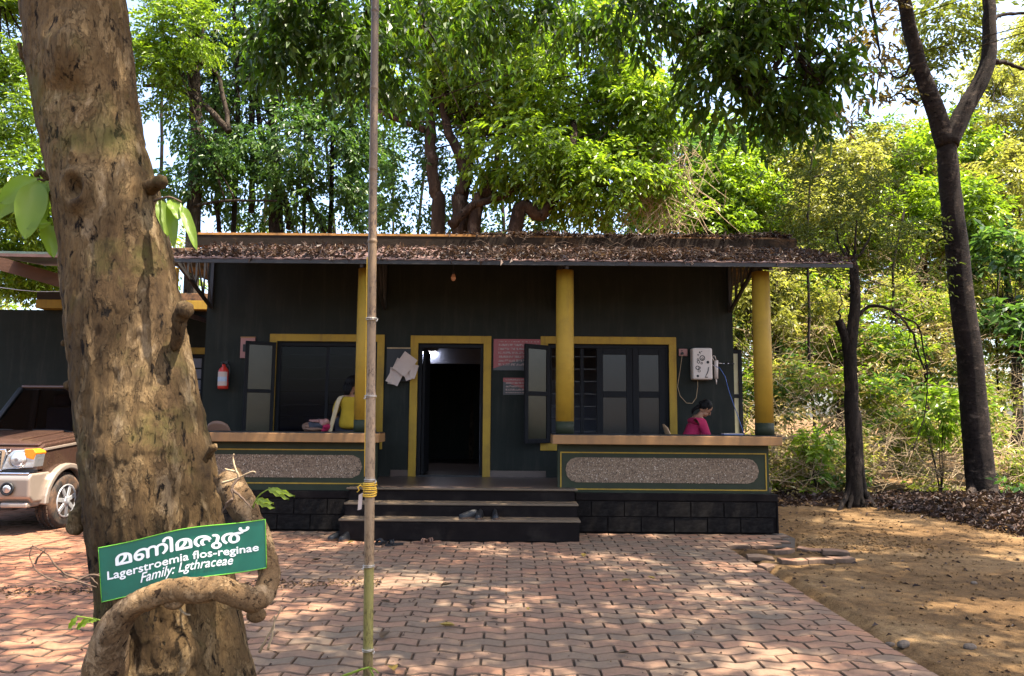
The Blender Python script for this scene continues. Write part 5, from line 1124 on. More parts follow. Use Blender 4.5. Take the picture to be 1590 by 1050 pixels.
# headlamp units
for s_x in (-1, 1):
    def X(q): return XC + s_x * q
    pl = [(X(.40), .815), (X(.80), .845), (X(.825), 1.035), (X(.78), 1.075), (X(.53), 1.055), (X(.46), .99)]
    if s_x < 0: pl = pl[::-1]
    h_ = MB().prism(pl, 'y', FY + .0, FY + .2).build('headlamp', M['lens'], car, bevel=.012, bseg=3)
    pl2 = [(X(.67), 1.075), (X(.69), .965), (X(.80), .94), (X(.828), 1.03), (X(.79), 1.082)]
    if s_x < 0: pl2 = pl2[::-1]
    MB().prism(pl2, 'y', FY - .006, FY + .21).build('indicator', M['amber'], h_, bevel=.01)
    MB().lathe([(.112, -.005), (.108, -.016), (.09, -.010), (.05, .02), (.0, .03)], 24, (X(.60), FY, .94), 'y').build('reflector', M['chrome'], h_)
    MB().lathe([(.098, -.013), (.07, -.03), (.03, -.038), (.0, -.04)], 24, (X(.60), FY, .94), 'y').build('lens', M['lens'], h_)
    MB().box(min(X(.40), X(.80)), max(X(.40), X(.80)), FY + .02, FY + .2, .785, .815).build('lamp_shelf', M['black'], car, bevel=.004)
gp = [(XC - .40, .80), (XC + .40, .80), (XC + .45, 1.04), (XC + .43, 1.075), (XC - .43, 1.075), (XC - .45, 1.04)]
gr = MB().prism(gp, 'y', FY + .0, FY + .1).build('grille', M['chrome'], car, bevel=.012)
for k in range(6):
    x = XC + (k - 2.5) * .135; sl_ = MB().prism([(x - .048, .82), (x + .048, .82), (x + .052, 1.05), (x - .052, 1.05)], 'y', FY - .006, FY + .03).build('grille_slot', M['black'], gr, bevel=.01)
    zz = MB()
    for q in range(5): zz.bar((x - .04, FY - .009, .84 + q * .042), (x + .04, FY - .009, .86 + q * .042), .008, .008)
    zz.build('grille_mesh', M['silver'], gr)
MB().box(XC - .12, XC + .12, FY - .10, FY - .085, .52, .58).build('number_plate', M['white'], car)
# wheels
def wheel(x, yc, s):
    prof_ = [(.20, -.10), (.30, -.112), (.345, -.10), (.355, -.07), (.357, 0), (.355, .07), (.345, .10), (.30, .112), (.215, .10)]
    w_ = MB().lathe([(r, h * 1.0) for r, h in prof_], 40, (x, yc, .357), 'x').build('wheel', M['rubber'], car)
    tr_ = MB()
    for i in range(44):
        a = 2 * math.pi * i / 44
        for off in (-.062, 0, .062):
            aa = a + (.07 if off == 0 else 0); c = Vector((x + off, yc + math.cos(aa) * .357, .357 + math.sin(aa) * .357)); tg = Vector((0, -math.sin(aa), math.cos(aa))) * .018
            tr_.bar(c - tg, c + tg, .044, .012, (1, 0, 0))
    props(tr_.build('tyre_tread', M['rubber'], w_), kind='stuff')
    MB().lathe([(.215, s * .085), (.222, s * .108), (.205, s * .112), (.185, s * .085)], 36, (x, yc, .357), 'x').build('rim', M['silver'], w_)
    MB().lathe([(.19, s * .07), (.06, s * .07)], 30, (x, yc, .357), 'x').build('brake_drum', M['black'], w_)
    MB().lathe([(.062, s * .06), (.066, s * .115), (.045, s * .128), (.0, s * .13)], 20, (x, yc, .357), 'x').build('hub', M['silver'], w_)
    for k in range(7):
        a = 2 * math.pi * k / 7 + .3; dy, dz = math.cos(a), math.sin(a)
        MB().bar((x + s * .108, yc + dy * .05, .357 + dz * .05), (x + s * .098, yc + dy * .205, .357 + dz * .205), .058, .016, (1, 0, 0)).build('spoke', M['silver'], w_, bevel=.006)
for yc in (WYf, WYr):
    wheel(XR - .055, yc, 1); wheel(XL + .055, yc, -1)
MB().box(XL + .1, XR - .1, FY + .3, 13.6, .30, .47).build('underbody', M['black'], car)
for s_x in (-1, 1):
    MB().box(XC + s_x * .90 - .07, XC + s_x * .90 + .07, wb + .12, wb + .2, 1.25, 1.45).build('wing_mirror', M['black'], car, bevel=.03, bseg=3)
# ------------------------------------------------------------------ things fixed to the office
def wallbox(px0, py0, px1, py1, Y): a = at(px0, py1, Y); b = at(px1, py0, Y); return a.x, b.x, a.z, b.z
W_ = WY - .002
# water purifier with its filter candle and tube
x0, x1, z0, z1 = wallbox(1074, 541, 1104, 590, 11.8)
wp = thing('water_purifier', 'white wall water purifier with dark bubble print above the seated woman in pink', 'purifier', ((x0+x1)/2, 11.8, z0))
MB().box(x0, x1, 11.72, 11.895, z0, z1).build('case', M['white'], wp, bevel=.03, bseg=4)
m_ = M['black']; dec = MB()
def ringd(b, px, py, r, w_=.4):
    c = at(px, py, 11.7); c.y = 11.717; R = r * mpp(11.7); n = 16
    vs = [c + Vector((math.cos(a) * R, 0, math.sin(a) * R)) for a in [2*math.pi*k/n for k in range(n)]]
    if w_ >= 1: b.add(vs, [tuple(range(n))])
    else: b.add(vs + [c + (p - c) * (1 - w_) for p in vs], [(k, (k+1) % n, n + (k+1) % n, n + k) for k in range(n)])
for a in ((1084.5, 551, 1.4, .5), (1084, 558, 1.6, .5), (1091, 556, 4.4, .3), (1091.3, 557, 1.8, .5), (1085, 562, 2.6, .4), (1090, 564, 1.8, .5), (1083.5, 571, 3.2, .4), (1087, 571, 1.8, .5), (1086, 576, 2.3, .4), (1099.6, 562.5, 2.3, 1), (1084, 584, 2.0, 1), (1087, 547, 1.3, 1), (1090, 546, .8, 1), (1087.5, 549, .7, 1)): ringd(dec, *a)
dec.build('bubble_print', m_, wp)
d2 = MB(); pts = [at(px, py, 11.7) for px, py in ((1101, 570), (1100, 576), (1098, 581), (1095.5, 585))]
for p in pts: p.y = 11.716
d2.tube(pts, [.006, .008, .006, .003], 5); q = at(1097.5, 585.8, 11.7); d2.box(q.x - .022, q.x + .022, 11.715, 11.719, q.z - .006, q.z + .006); d2.build('printed_swoosh', m_, wp)
q0, q1 = at(1112, 588, 11.8), at(1112, 560, 11.8)
fc = MB().tube([q0, q1], .032, 14).build('filter_candle', M['white'], wp); MB().tube([at(1112.5, 597, 11.8), q0], [.006, .014], 8).build('nozzle', M['white'], fc)
MB().tube([at(1110, 562, 11.8), at(1106, 556, 11.78), at(1107, 552.5, 11.78), at(1110, 553, 11.78), at(1112, 559, 11.8)], .006, 6).build('hose_loop', M['white'], wp)
MB().tube([at(1105, 566, 11.78), at(1110, 569, 11.76), at(1112, 580, 11.76)], .005, 6).build('hose', M['white'], wp)
tp_ = MB().tube([at(1114, 564, 11.8), at(1124, 564.5, 11.75), at(1132, 564.5, 11.7)], .008, 8).build('tap_arm', M['chrome'], wp); MB().tube([at(1126, 564.2, 11.74), at(1140, 565, 11.66)], [.014, .010], 10).build('tap_handle', M['black'], tp_)
m_b = pm('blue_tube', (.05, .10, .28), .5, .1, 5, 50, .05, .001)
MB().tube([at(1105, 566, 11.8), at(1118, 572, 11.75), at(1126, 585, 11.7), at(1132, 608, 11.6), at(1137, 622, 11.5), at(1147, 650, 11.4), at(1155, 674, 11.3)], .005, 6).build('blue_hose', m_b, wp)
sw = thing('power_socket', 'small pinkish power socket beside the water purifier', 'socket', tuple(at(1060, 548, 11.88)))
x0, x1, z0, z1 = wallbox(1054, 542, 1067, 553, 11.88); MB().box(x0, x1, 11.86, 11.898, z0, z1).build('plate', M['pinkbox'], sw, bevel=.006)
q = at(1059, 549, 11.85); MB().tube([(q.x, 11.865, q.z), (q.x, 11.82, q.z)], .022, 10).build('plug', M['black'], sw); MB().box(q.x - .012, q.x + .012, 11.856, 11.86, q.z + .035, q.z + .05).build('switch', M['black'], sw)
MB().tube([(q.x, 11.83, q.z), at(1056, 575, 11.85), at(1052, 600, 11.85), at(1056, 615, 11.85), at(1066, 626, 11.85), at(1075, 626.5, 11.85), at(1081, 618, 11.85), at(1083.5, 600, 11.85), at(1083, 590, 11.85)], .0055, 6).build('flex', M['stick'], sw)
# meter board left
x0, x1, z0, z1 = wallbox(372, 523, 396, 556, 11.85)
fb = thing('fuse_board', 'pink switch board on the wall above the open left shutter', 'board', ((x0+x1)/2, 11.88, z0))
MB().box(x0, x1, 11.86, 11.898, z0, z1).build('backing', M['pinkbox'], fb, bevel=.005); MB().box(x0 + .05, x1 - .06, 11.83, 11.86, z0 + .10, z0 + .22).build('fuse', M['black'], fb, bevel=.006); MB().box(x0 + .0, x1, 11.85, 11.862, z1 - .02, z1).build('rim', M['beige'], fb)
# fire extinguisher
c = at(343, 604, 11.7); zt_ = at(343, 570, 11.7).z; 
fx = thing('fire_extinguisher', 'red fire extinguisher with blue and white label hung on the dark wall', 'extinguisher', (c.x, 11.78, c.z))
R_ = .082; MB().lathe([(R_ * .9, 0), (R_, .02), (R_, zt_ - c.z - .06), (R_ * .75, zt_ - c.z - .02), (.03, zt_ - c.z + .01), (.028, zt_ - c.z + .05)], 22, (c.x, 11.78, c.z)).build('cylinder', M['red'], fx)
hh = zt_ - c.z; lb = MB()
n = 12; a0, a1 = -2.6, -.5
def band(z0, z1, mat, nm, r=R_ + .002, aa=(a0, a1)):
    b = MB(); vs = []
    for i in range(n + 1):
        a = aa[0] + (aa[1] - aa[0]) * i / n; vs += [(c.x + r * math.cos(a), 11.78 + r * math.sin(a), c.z + z0), (c.x + r * math.cos(a), 11.78 + r * math.sin(a), c.z + z1)]
    b.add(vs, [(2*i, 2*i+2, 2*i+3, 2*i+1) for i in range(n)], True); return b.build(nm, mat, fx)
m_lab = pm('label_blue_grey', (.30, .36, .45), .5, .2, 20, 60, .05, .001)
band(.05, .12, M['paper'], 'white_label'); band(.12, .19, m_lab, 'blue_label'); band(.19, .27, M['paper'], 'white_label')
MB().box(c.x - .012, c.x + .012, 11.70, 11.80, c.z + hh + .05, c.z + hh + .07).box(c.x - .05, c.x + .035, 11.765, 11.795, c.z + hh + .04, c.z + hh + .055).build('valve', M['black'], fx, bevel=.003)
MB().bar((c.x - .05, 11.78, c.z + hh + .075), (c.x + .06, 11.78, c.z + hh + .105), .02, .012).build('handle', M['black'], fx, bevel=.003)
MB().tube([(c.x + .04, 11.78, c.z + hh + .05), (c.x + .085, 11.77, c.z + hh + .03), (c.x + .098, 11.77, c.z + hh - .06), (c.x + .095, 11.77, c.z + .12)], .012, 8).build('hose', M['black'], fx)
MB().box(c.x - .03, c.x + .03, 11.86, 11.898, c.z + hh - .04, c.z + hh + .1).build('bracket', M['steel'], fx)
# notice board with papers
x0, x1, z0, z1 = wallbox(600, 540, 638, 592, 11.87)
nb = thing('notice_board', 'dark notice board with crooked white papers left of the doorway', 'notice board', ((x0+x1)/2, 11.87, z0))
MB().box(x0, x1, 11.85, 11.895, z0, z1).build('panel', M['black'], nb); MB().box(x0, x1, 11.842, 11.85, z1 - .02, z1).build('rail', M['stick'], nb)
def sheet_(cx, cy, wx, hy, ang, y_, bend, sd):
    c = at(cx, cy, 11.84); k = mpp(11.84); ux = Vector((math.cos(ang), 0, math.sin(ang))) * wx * k; uz = Vector((-math.sin(ang), 0, math.cos(ang))) * hy * k; vs = []; fs = []
    for j in range(7):
        for i in range(6):
            s, t_ = i / 5 - .5, j / 6 - .5; vs.append(c + ux * s + uz * t_ + Vector((0, y_ - 11.84 - bend * (t_ - .5) ** 2 - .018 * math.sin(s * 5 + t_ * 4 + sd), 0)))
    for j in range(6):
        for i in range(5): a = j * 6 + i; fs.append((a, a+1, a+7, a+6))
    MB().add(vs, fs, True).build('paper', M['paper'], nb)
sheet_(618, 578, 20, 40, -.42, 11.80, .06, 0); sheet_(630, 566, 24, 32, -.62, 11.77, .05, 1.5); sheet_(642, 577, 12, 22, -.30, 11.79, .04, 3); sheet_(610, 584, 10, 26, -.15, 11.805, .05, 2); sheet_(634, 580, 12, 22, .35, 11.785, .05, 4)
# red and black notices right of the door: red ground, black lower corner, rows of small print
def notice_mat(name, diag, rows, flip=False):
    m, t, ns, L, B = nodes(name); uv = ns.new('ShaderNodeTexCoord'); sx = ns.new('ShaderNodeSeparateXYZ'); L.new(uv.outputs['Generated'], sx.inputs[0])
    a = N(t, 'ShaderNodeMath', _operation='MULTIPLY_ADD'); a.inputs[1].default_value = diag[0]; a.inputs[2].default_value = diag[1]; L.new(sx.outputs[0], a.inputs[0])
    c = N(t, 'ShaderNodeMath', _operation='GREATER_THAN'); L.new(sx.outputs[2], c.inputs[0]); L.new(a.outputs[0], c.inputs[1])
    base_ = mixc(t, c.outputs[0], (.012, .010, .010), (.19, .010, .008))
    z = N(t, 'ShaderNodeMath', _operation='MULTIPLY'); z.inputs[1].default_value = rows; L.new(sx.outputs[2], z.inputs[0]); zf = N(t, 'ShaderNodeMath', _operation='FRACT'); L.new(z.outputs[0], zf.inputs[0])
    line = N(t, 'ShaderNodeMath', _operation='COMPARE'); line.inputs[1].default_value = .5; line.inputs[2].default_value = .27; L.new(zf.outputs[0], line.inputs[0])
    mp = ns.new('ShaderNodeMapping'); mp.inputs['Scale'].default_value = (34, 1, rows * 1.6); L.new(uv.outputs['Generated'], mp.inputs[0]); nn = noise_n(t, 1.0, 2, .6, mp.outputs[0]); gt = N(t, 'ShaderNodeMath', _operation='GREATER_THAN'); gt.inputs[1].default_value = .49; L.new(nn.outputs[0], gt.inputs[0])
    mm = N(t, 'ShaderNodeMath', _operation='MULTIPLY'); L.new(line.outputs[0], mm.inputs[0]); L.new(gt.outputs[0], mm.inputs[1])
    e = []
    for ax, lo, hi in ((0, .10, .93), (2, .10, .93)):
        q = N(t, 'ShaderNodeMath', _operation='COMPARE'); q.inputs[1].default_value = (lo + hi) / 2; q.inputs[2].default_value = (hi - lo) / 2; L.new(sx.outputs[ax], q.inputs[0]); e.append(q)
    for q in e:
        m3 = N(t, 'ShaderNodeMath', _operation='MULTIPLY'); L.new(mm.outputs[0], m3.inputs[0]); L.new(q.outputs[0], m3.inputs[1]); mm = m3
    L.new(mixc(t, mm.outputs[0], base_, (.22, .13, .11)), B.inputs[0]); B.inputs['Roughness'].default_value = .4; return m
for (nm, lab, bx_, dg, rows) in (('notice_poster', 'large red notice with a black lower corner and rows of small print beside the door', (766, 527, 842, 575), (.52, .06), 8), ('notice_poster', 'small black notice with red upper corner under the large red one', (781, 587, 822, 613), (-.55, .78), 5)):
    x0, x1, z0, z1 = wallbox(*bx_, 11.88); p_ = thing(nm, lab, 'poster', ((x0+x1)/2, 11.89, z0)); MB().box(x0, x1, 11.885, 11.897, z0, z1).build('sheet', notice_mat(nm, dg, rows), p_)
# bulb under the awning
q = at(704, 431, 10.9); zt_ = AZ0 + (10.9 - AY0) * sl - .07
eb = thing('light_bulb', 'unlit bulb hanging from the awning above the doorway', 'bulb', (q.x, 10.9, zt_))
MB().tube([(q.x, 10.9, zt_), (q.x, 10.9, q.z + .10)], .006, 6).build('flex', M['black'], eb); MB().lathe([(.018, .05), (.02, .10), (.012, .11)], 12, (q.x, 10.9, q.z)).build('holder', M['black'], eb)
MB().lathe([(.0, -.055), (.022, -.048), (.036, -.02), (.037, 0), (.026, .03), (.017, .055)], 16, (q.x, 10.9, q.z)).build('globe', pm('bulb_glass', (.62, .36, .27), .15, .05, 4, 40, .02, .001, spec=.6), eb)

# ------------------------------------------------------------------ people
def skin_mesh(name, verts, edges, radii, mat, parent, root=0, sub=2):
    me = bpy.data.meshes.new(name); o_ = wloc(parent); me.from_pydata([tuple(Vector(v) - o_) for v in verts], edges, []); me.update(); o = link(name, me, parent)
    m_ = o.modifiers.new('skin', 'SKIN'); m_.use_smooth_shade = True
    for i, d in enumerate(me.skin_vertices[0].data):
        r = radii[i]; d.radius = (r, r) if not hasattr(r, '__len__') else r; d.use_root = (i == root)
    s = o.modifiers.new('sub', 'SUBSURF'); s.levels = sub; s.render_levels = sub
    me.materials.append(mat); return o
def chain(*idx): return [(a, b) for a, b in zip(idx, idx[1:])]
def seated(label, pelvis, yaw, lean, headpitch, shirt, lower, hair_kind, armpose, scale=1.0):
    """a seated figure; yaw 0 faces +x (to the right of the picture), lean tips the trunk forward"""
    p = thing('person', label, 'person', pelvis)
    cy_, sy_ = math.cos(yaw), math.sin(yaw); O = Vector(pelvis)
    def Wd(f, l, u):  # forward, left, up
        return O + Vector((f * cy_ - l * sy_, f * sy_ + l * cy_, u)) * scale
    def tr(h, f=0, l=0):  # along the leaning trunk
        return Wd(math.sin(lean) * h + f * math.cos(lean), l, math.cos(lean) * h - f * math.sin(lean))
    nk = tr(.50, .01); hd_dir = lean * .6 + headpitch
    hc = nk + (Wd(math.sin(hd_dir) * .15, 0, math.cos(hd_dir) * .15) - O)
    V = [tr(0), tr(.18), tr(.36), tr(.46), nk, nk + (hc - nk) * .6, tr(.43, 0, .17), tr(.43, 0, -.17)]
    R = [(.16, .13), (.13, .11), (.145, .105), (.075, .06), .050, .05, .055, .055]
    E = chain(0, 1, 2, 3, 4, 5) + [(3, 6), (3, 7)]
    arms = {}
    for s, sh in ((1, 6), (-1, 7)):
        el, wr_ = armpose[0 if s > 0 else 1]; i = len(V); V += [Wd(*el), Wd(*wr_)]; R += [.042, .030]; E += [(sh, i), (i, i + 1)]; arms[s] = (V[sh], V[i], V[i+1])
    for s in (1, -1):
        i = len(V); V += [Wd(.08, s * .10, -.01), Wd(.44, s * .12, .0), Wd(.46, s * .12, -.40), Wd(.58, s * .13, -.44)]; R += [.09, .06, .045, .035]; E += [(0, i)] + chain(i, i+1, i+2, i+3)
    skin_mesh('body', V, E, R, M['skin'], p)
    # head: skull, jaw, nose, ears
    u = (hc - nk).normalized(); fwd = Wd(1, 0, 0) - O; fwd = (fwd - u * fwd.dot(u)).normalized(); rgt = u.cross(fwd)
    Rm = Matrix((fwd, rgt, u)).transposed(); h = MB()
    h.ball(hc + u * .02, (.092, .072, .105), 18, 12, Rm); h.ball(hc - u * .055 + fwd * .035, (.055, .05, .055), 14, 9, Rm)
    n_ = hc + fwd * .092 - u * .005; h.tube([n_ + u * .035 - fwd * .010, n_ + u * .005 + fwd * .008, n_ - u * .018 + fwd * .018, n_ - u * .026 - fwd * .004], [.006, .010, .013, .008], 8)
    h.ball(hc + fwd * .085 - u * .052, (.012, .022, .010), 10, 6, Rm)
    for s in (1, -1): h.ball(hc + rgt * s * .072 - fwd * .005 - u * .0, (.022, .008, .032), 8, 6, Rm)
    hd = h.build('head', M['skin'], p)
    for s in (1, -1): MB().ball(hc + fwd * .084 + rgt * s * .032 + u * .018, (.008, .012, .008), 8, 6, Rm).build('eye', M['black'], hd)
    hr = MB(); hr.ball(hc + u * .038 - fwd * .018, (.098, .083, .102), 18, 12, Rm)
    for k in range(40):
        a = (k / 39 - .5) * 2.6; b0 = hc + u * .14 - fwd * .0; q = hc + fwd * (.02 - .11 * abs(math.cos(a))) + rgt * math.sin(a) * .09 - u * .02
        hr.tube([b0 + rgt * math.sin(a) * .02, (b0 + q) / 2 + (rgt * math.sin(a) + u * .5 - fwd * .3) * .035, q], [.009, .012, .007], 5)
    if hair_kind == 'pony':
        hr.ball(hc - fwd * .10 + u * .03, (.035, .03, .035), 10, 7, Rm)
        for k in range(16):
            a = k * .7; o1 = (rgt * math.cos(a) + u * math.sin(a)) * .025
            bk_ = O - Wd(1, 0, 0); bk_.z = 0; bk_.normalize(); dn_ = Vector((0, 0, -1)); q0 = hc - fwd * .07 - u * .01; hr.tube([q0 + o1 * .4, q0 + bk_ * .06 + dn_ * .015 + o1, q0 + bk_ * .11 + dn_ * .05 + o1 * 1.1, q0 + bk_ * .13 + dn_ * .11 + o1 * .5], [.014, .020, .016, .004], 6)
    else:
        for k in range(20):
            a = k * .63; o1 = (rgt * math.cos(a) * .06 + u * math.sin(a) * .02)
            hr.tube([hc - fwd * .08 + u * .02 + o1, hc - fwd * .115 - u * .07 + o1, hc - fwd * .11 - u * .16 + o1 * .5], [.02, .022, .010], 6)
    hr.build('hair', M['hair'], p)
    # clothes a little larger than the body
    V2 = [tr(-.03), tr(.10), tr(.22), tr(.36), tr(.455), tr(.425, 0, .165), tr(.425, 0, -.165)]; R2 = [(.205, .165), (.185, .155), (.155, .13), (.178, .135), (.115, .095), .088, .088]; E2 = chain(0, 1, 2, 3, 4) + [(4, 5), (4, 6)]
    for s, sh in ((1, 5), (-1, 6)):
        a, b, c2 = arms[s]; i = len(V2); V2 += [a.lerp(b, .55), a.lerp(b, .98)]; R2 += [.064, .056]; E2 += [(sh, i), (i, i+1)]
    skin_mesh('shirt', V2, E2, R2, shirt, p)
    V3 = [tr(.02)]; R3 = [.175]; E3 = []
    for s in (1, -1):
        i = len(V3); V3 += [Wd(.08, s * .10, .0), Wd(.44, s * .12, .01), Wd(.46, s * .12, -.36)]; R3 += [.115, .085, .075]; E3 += [(0, i)] + chain(i, i+1, i+2)
    skin_mesh('trousers', V3, E3, R3, lower, p)
    # hands: palm, four bent fingers and a thumb
    for s in (1, -1):
        a, b, c2 = arms[s]; d = (c2 - b).normalized(); sd = d.cross(Vector((0, 0, 1))).normalized() if abs(d.z) < .95 else Vector((sy_, cy_, 0)); dn = d.cross(sd).normalized(); 
        if dn.z > 0: dn = -dn
        V4 = [c2 - d * .02, c2 + d * .03, c2 + d * .085]; R4 = [(.028, .022), (.036, .016), (.034, .013)]; E4 = [(0, 1), (1, 2)]
        skin_mesh('palm', V4, E4, R4, M['skin'], p, sub=1)
        for k, (off, ln) in enumerate(((-.030, .062), (-.010, .075), (.010, .070), (.029, .055))):
            r0 = c2 + d * .075 + sd * off; MB().tube([r0, r0 + d * ln * .45 + dn * .006, r0 + d * ln * .8 + dn * .022, r0 + d * ln + dn * .04], [.009, .0085, .008, .006], 8).build('finger', M['skin'], p)
        r0 = c2 + d * .015 - sd * .028; MB().tube([r0, r0 + d * .03 - sd * .022 + dn * .01, r0 + d * .06 - sd * .02 + dn * .02], [.011, .010, .007], 8).build('thumb', M['skin'], p)
    return p, tr, hc, Wd
def chair(label, loc, yaw, mat, zs=.42):
    c = thing('plastic_chair', label, 'chair', loc); cy_, sy_ = math.cos(yaw), math.sin(yaw); O = Vector(loc)
    def Wd(f, l, u): return O + Vector((f * cy_ - l * sy_, f * sy_ + l * cy_, u))
    b = MB(); quadbox(b, [Wd(-.21, -.22, zs - .03), Wd(.22, -.22, zs - .03), Wd(.22, .22, zs - .03), Wd(-.21, .22, zs - .03), Wd(-.21, -.22, zs), Wd(.22, -.22, zs), Wd(.22, .22, zs), Wd(-.21, .22, zs)]); b.build('seat', mat, c, bevel=.02, bseg=3)
    for f, l in ((-.19, -.2), (.2, -.2), (.2, .2), (-.19, .2)): MB().bar(Wd(f, l, zs - .02), Wd(f * 1.12, l * 1.12, 0), .035, .035, (1, 0, 0)).build('leg', mat, c, bevel=.006)
    vs = []; fs = []
    for j in range(9):
        for i in range(9):
            s, t_ = i / 8 - .5, j / 8; w_ = .42 * (1 - .35 * t_ ** 3); f = -.20 - .13 * t_ - .06 * (1 - 4 * s * s) * .6; vs += [Wd(f, s * w_, zs + .0 + t_ * .42 - (.05 * 4 * s * s * t_)), Wd(f - .012, s * w_, zs + t_ * .42 - (.05 * 4 * s * s * t_))]
    for j in range(8):
        for i in range(8):
            a = (j * 9 + i) * 2; r_ = 18; fs += [(a, a+2, a+2+r_, a+r_), (a+1, a+r_+1, a+3+r_, a+3)]
    for i in range(8): a = (72 + i) * 2; fs.append((a, a+2, a+3, a+1))
    for j in range(8):
        a = j * 18; fs.append((a, a+18, a+19, a+1)); a = j * 18 + 16; fs.append((a+18, a, a+1, a+19))
    MB().add(vs, fs, True).build('backrest', mat, c); return c
M['chairtan'] = pm('tan_plastic', (.42, .25, .14), .45, .1, 4, 50, .05, .001)
M['chairbrown'] = pm('brown_plastic', (.16, .085, .055), .45, .1, 4, 50, .05, .001)
rp = at(1076, 700, 11.0)
chair('tan plastic chair whose back edge shows above the right counter', (rp.x - .06, 11.0, FL), 0.0, M['chairtan'], .44)
pr, trf, hc, Wd = seated('woman in magenta blouse with a ponytail bending over the right counter', (rp.x - .06, 11.0, FL + .545), 0.05, .34, .48, M['pink'], M['dcloth'], 'pony', (((.28, .20, .12), (.46, .06, .13)), ((.26, -.22, .10), (.45, -.06, .13))), .93)
bk = thing('blue_book', 'open blue and white pad lying on the right counter by the corner column', 'book', (0, 0, 0)); q = at(1140, 677, 10.5); bk.location = (q.x, 10.5, ST + .013)
MB().box(q.x - .16, q.x + .12, 10.44, 10.6, ST + .013, ST + .022).build('cover', m_b, bk); MB().box(q.x - .15, q.x + .11, 10.445, 10.595, ST + .022, ST + .034).build('pages', M['paper'], bk)
yp = at(541, 668, 11.25)
bn = thing('wooden_bench', 'dark wooden bench behind the left counter under the woman in mustard', 'bench', (yp.x - .3, 11.3, FL))
MB().box(yp.x - 1.1, yp.x + .5, 11.05, 11.5, FL + .58, FL + .63).build('seat', M['darkwood'], bn, bevel=.006)
for x in (yp.x - 1.0, yp.x + .4):
    for y in (11.1, 11.45): MB().box(x - .03, x + .03, y - .03, y + .03, FL, FL + .58).build('leg', M['darkwood'], bn)
py_, try_, hc2, Wd2 = seated('woman in mustard tunic with a cream scarf sitting with her back to the camera', (yp.x + .02, 11.27, FL + .76), 1.25, -.04, .12, M['mustard'], M['dcloth'], 'long', (((-.02, .27, .20), (.12, .22, .02)), ((.02, -.27, .18), (.20, -.20, .02))), 1.0)
# scarf laid over the left shoulder and hanging down the back
pts = [try_(.47, .10, .11), try_(.50, .0, .115), try_(.47, -.12, .115), try_(.36, -.165, .13), try_(.24, -.175, .155), try_(.12, -.18, .19), try_(.02, -.19, .22), try_(-.07, -.19, .235)]
wv = []; fs = []
for i, q in enumerate(pts):
    d_ = (try_(0, 0, 1) - try_(0, 0, 0)).normalized()
    for k in range(5): s = (k - 2) / 2; wv.append(q + d_ * s * .042 + Vector((0, -.014 * math.cos(s * 3) - .004, 0)))
for i in range(len(pts) - 1):
    for k in range(4): a = i * 5 + k; fs.append((a, a+1, a+6, a+5))
sf = MB().add(wv, fs, True).build('scarf', M['cream'], py_); sm = sf.modifiers.new('solid', 'SOLIDIFY'); sm.thickness = .012; sm = sf.modifiers.new('sub', 'SUBSURF'); sm.levels = 1; sm.render_levels = 1
bg_ = thing('cloth_bundle', 'crumpled bundle of dark and pink cloth beside the seated woman in mustard', 'bundle', tuple(at(492, 672, 11.2)))
rg = random.Random(12)
for k, (px, py, rx, ry, mt) in enumerate(((480, 664, 11, 7, 'chairbrown'), (495, 661, 16, 9, 'dcloth'), (503, 657, 8, 7, 'pinkbox'), (488, 666, 16, 4, 'chairbrown'), (506, 664, 8, 7, 'pink'), (490, 654, 9, 3, 'pinkbox'))):
    c = at(px, py, 11.2); b = MB(); b.ball(c, (rx * mpp(11.2), .12, ry * mpp(11.2)), 22, 14)
    b.v = [tuple(Vector(p) + (Vector(p) - c) * .45 * noise.noise(Vector(p) * 14 + Vector((k * 3, 0, 0))) + Vector((0, 0, .015 * noise.noise(Vector(p) * 30)))) for p in b.v]; b.build('cloth_fold', M[mt], bg_)
chair('brown plastic chair whose rounded back shows above the left counter', (at(350, 700, 11.1).x, 11.1, FL), 1.5708, M['chairbrown'], .44)

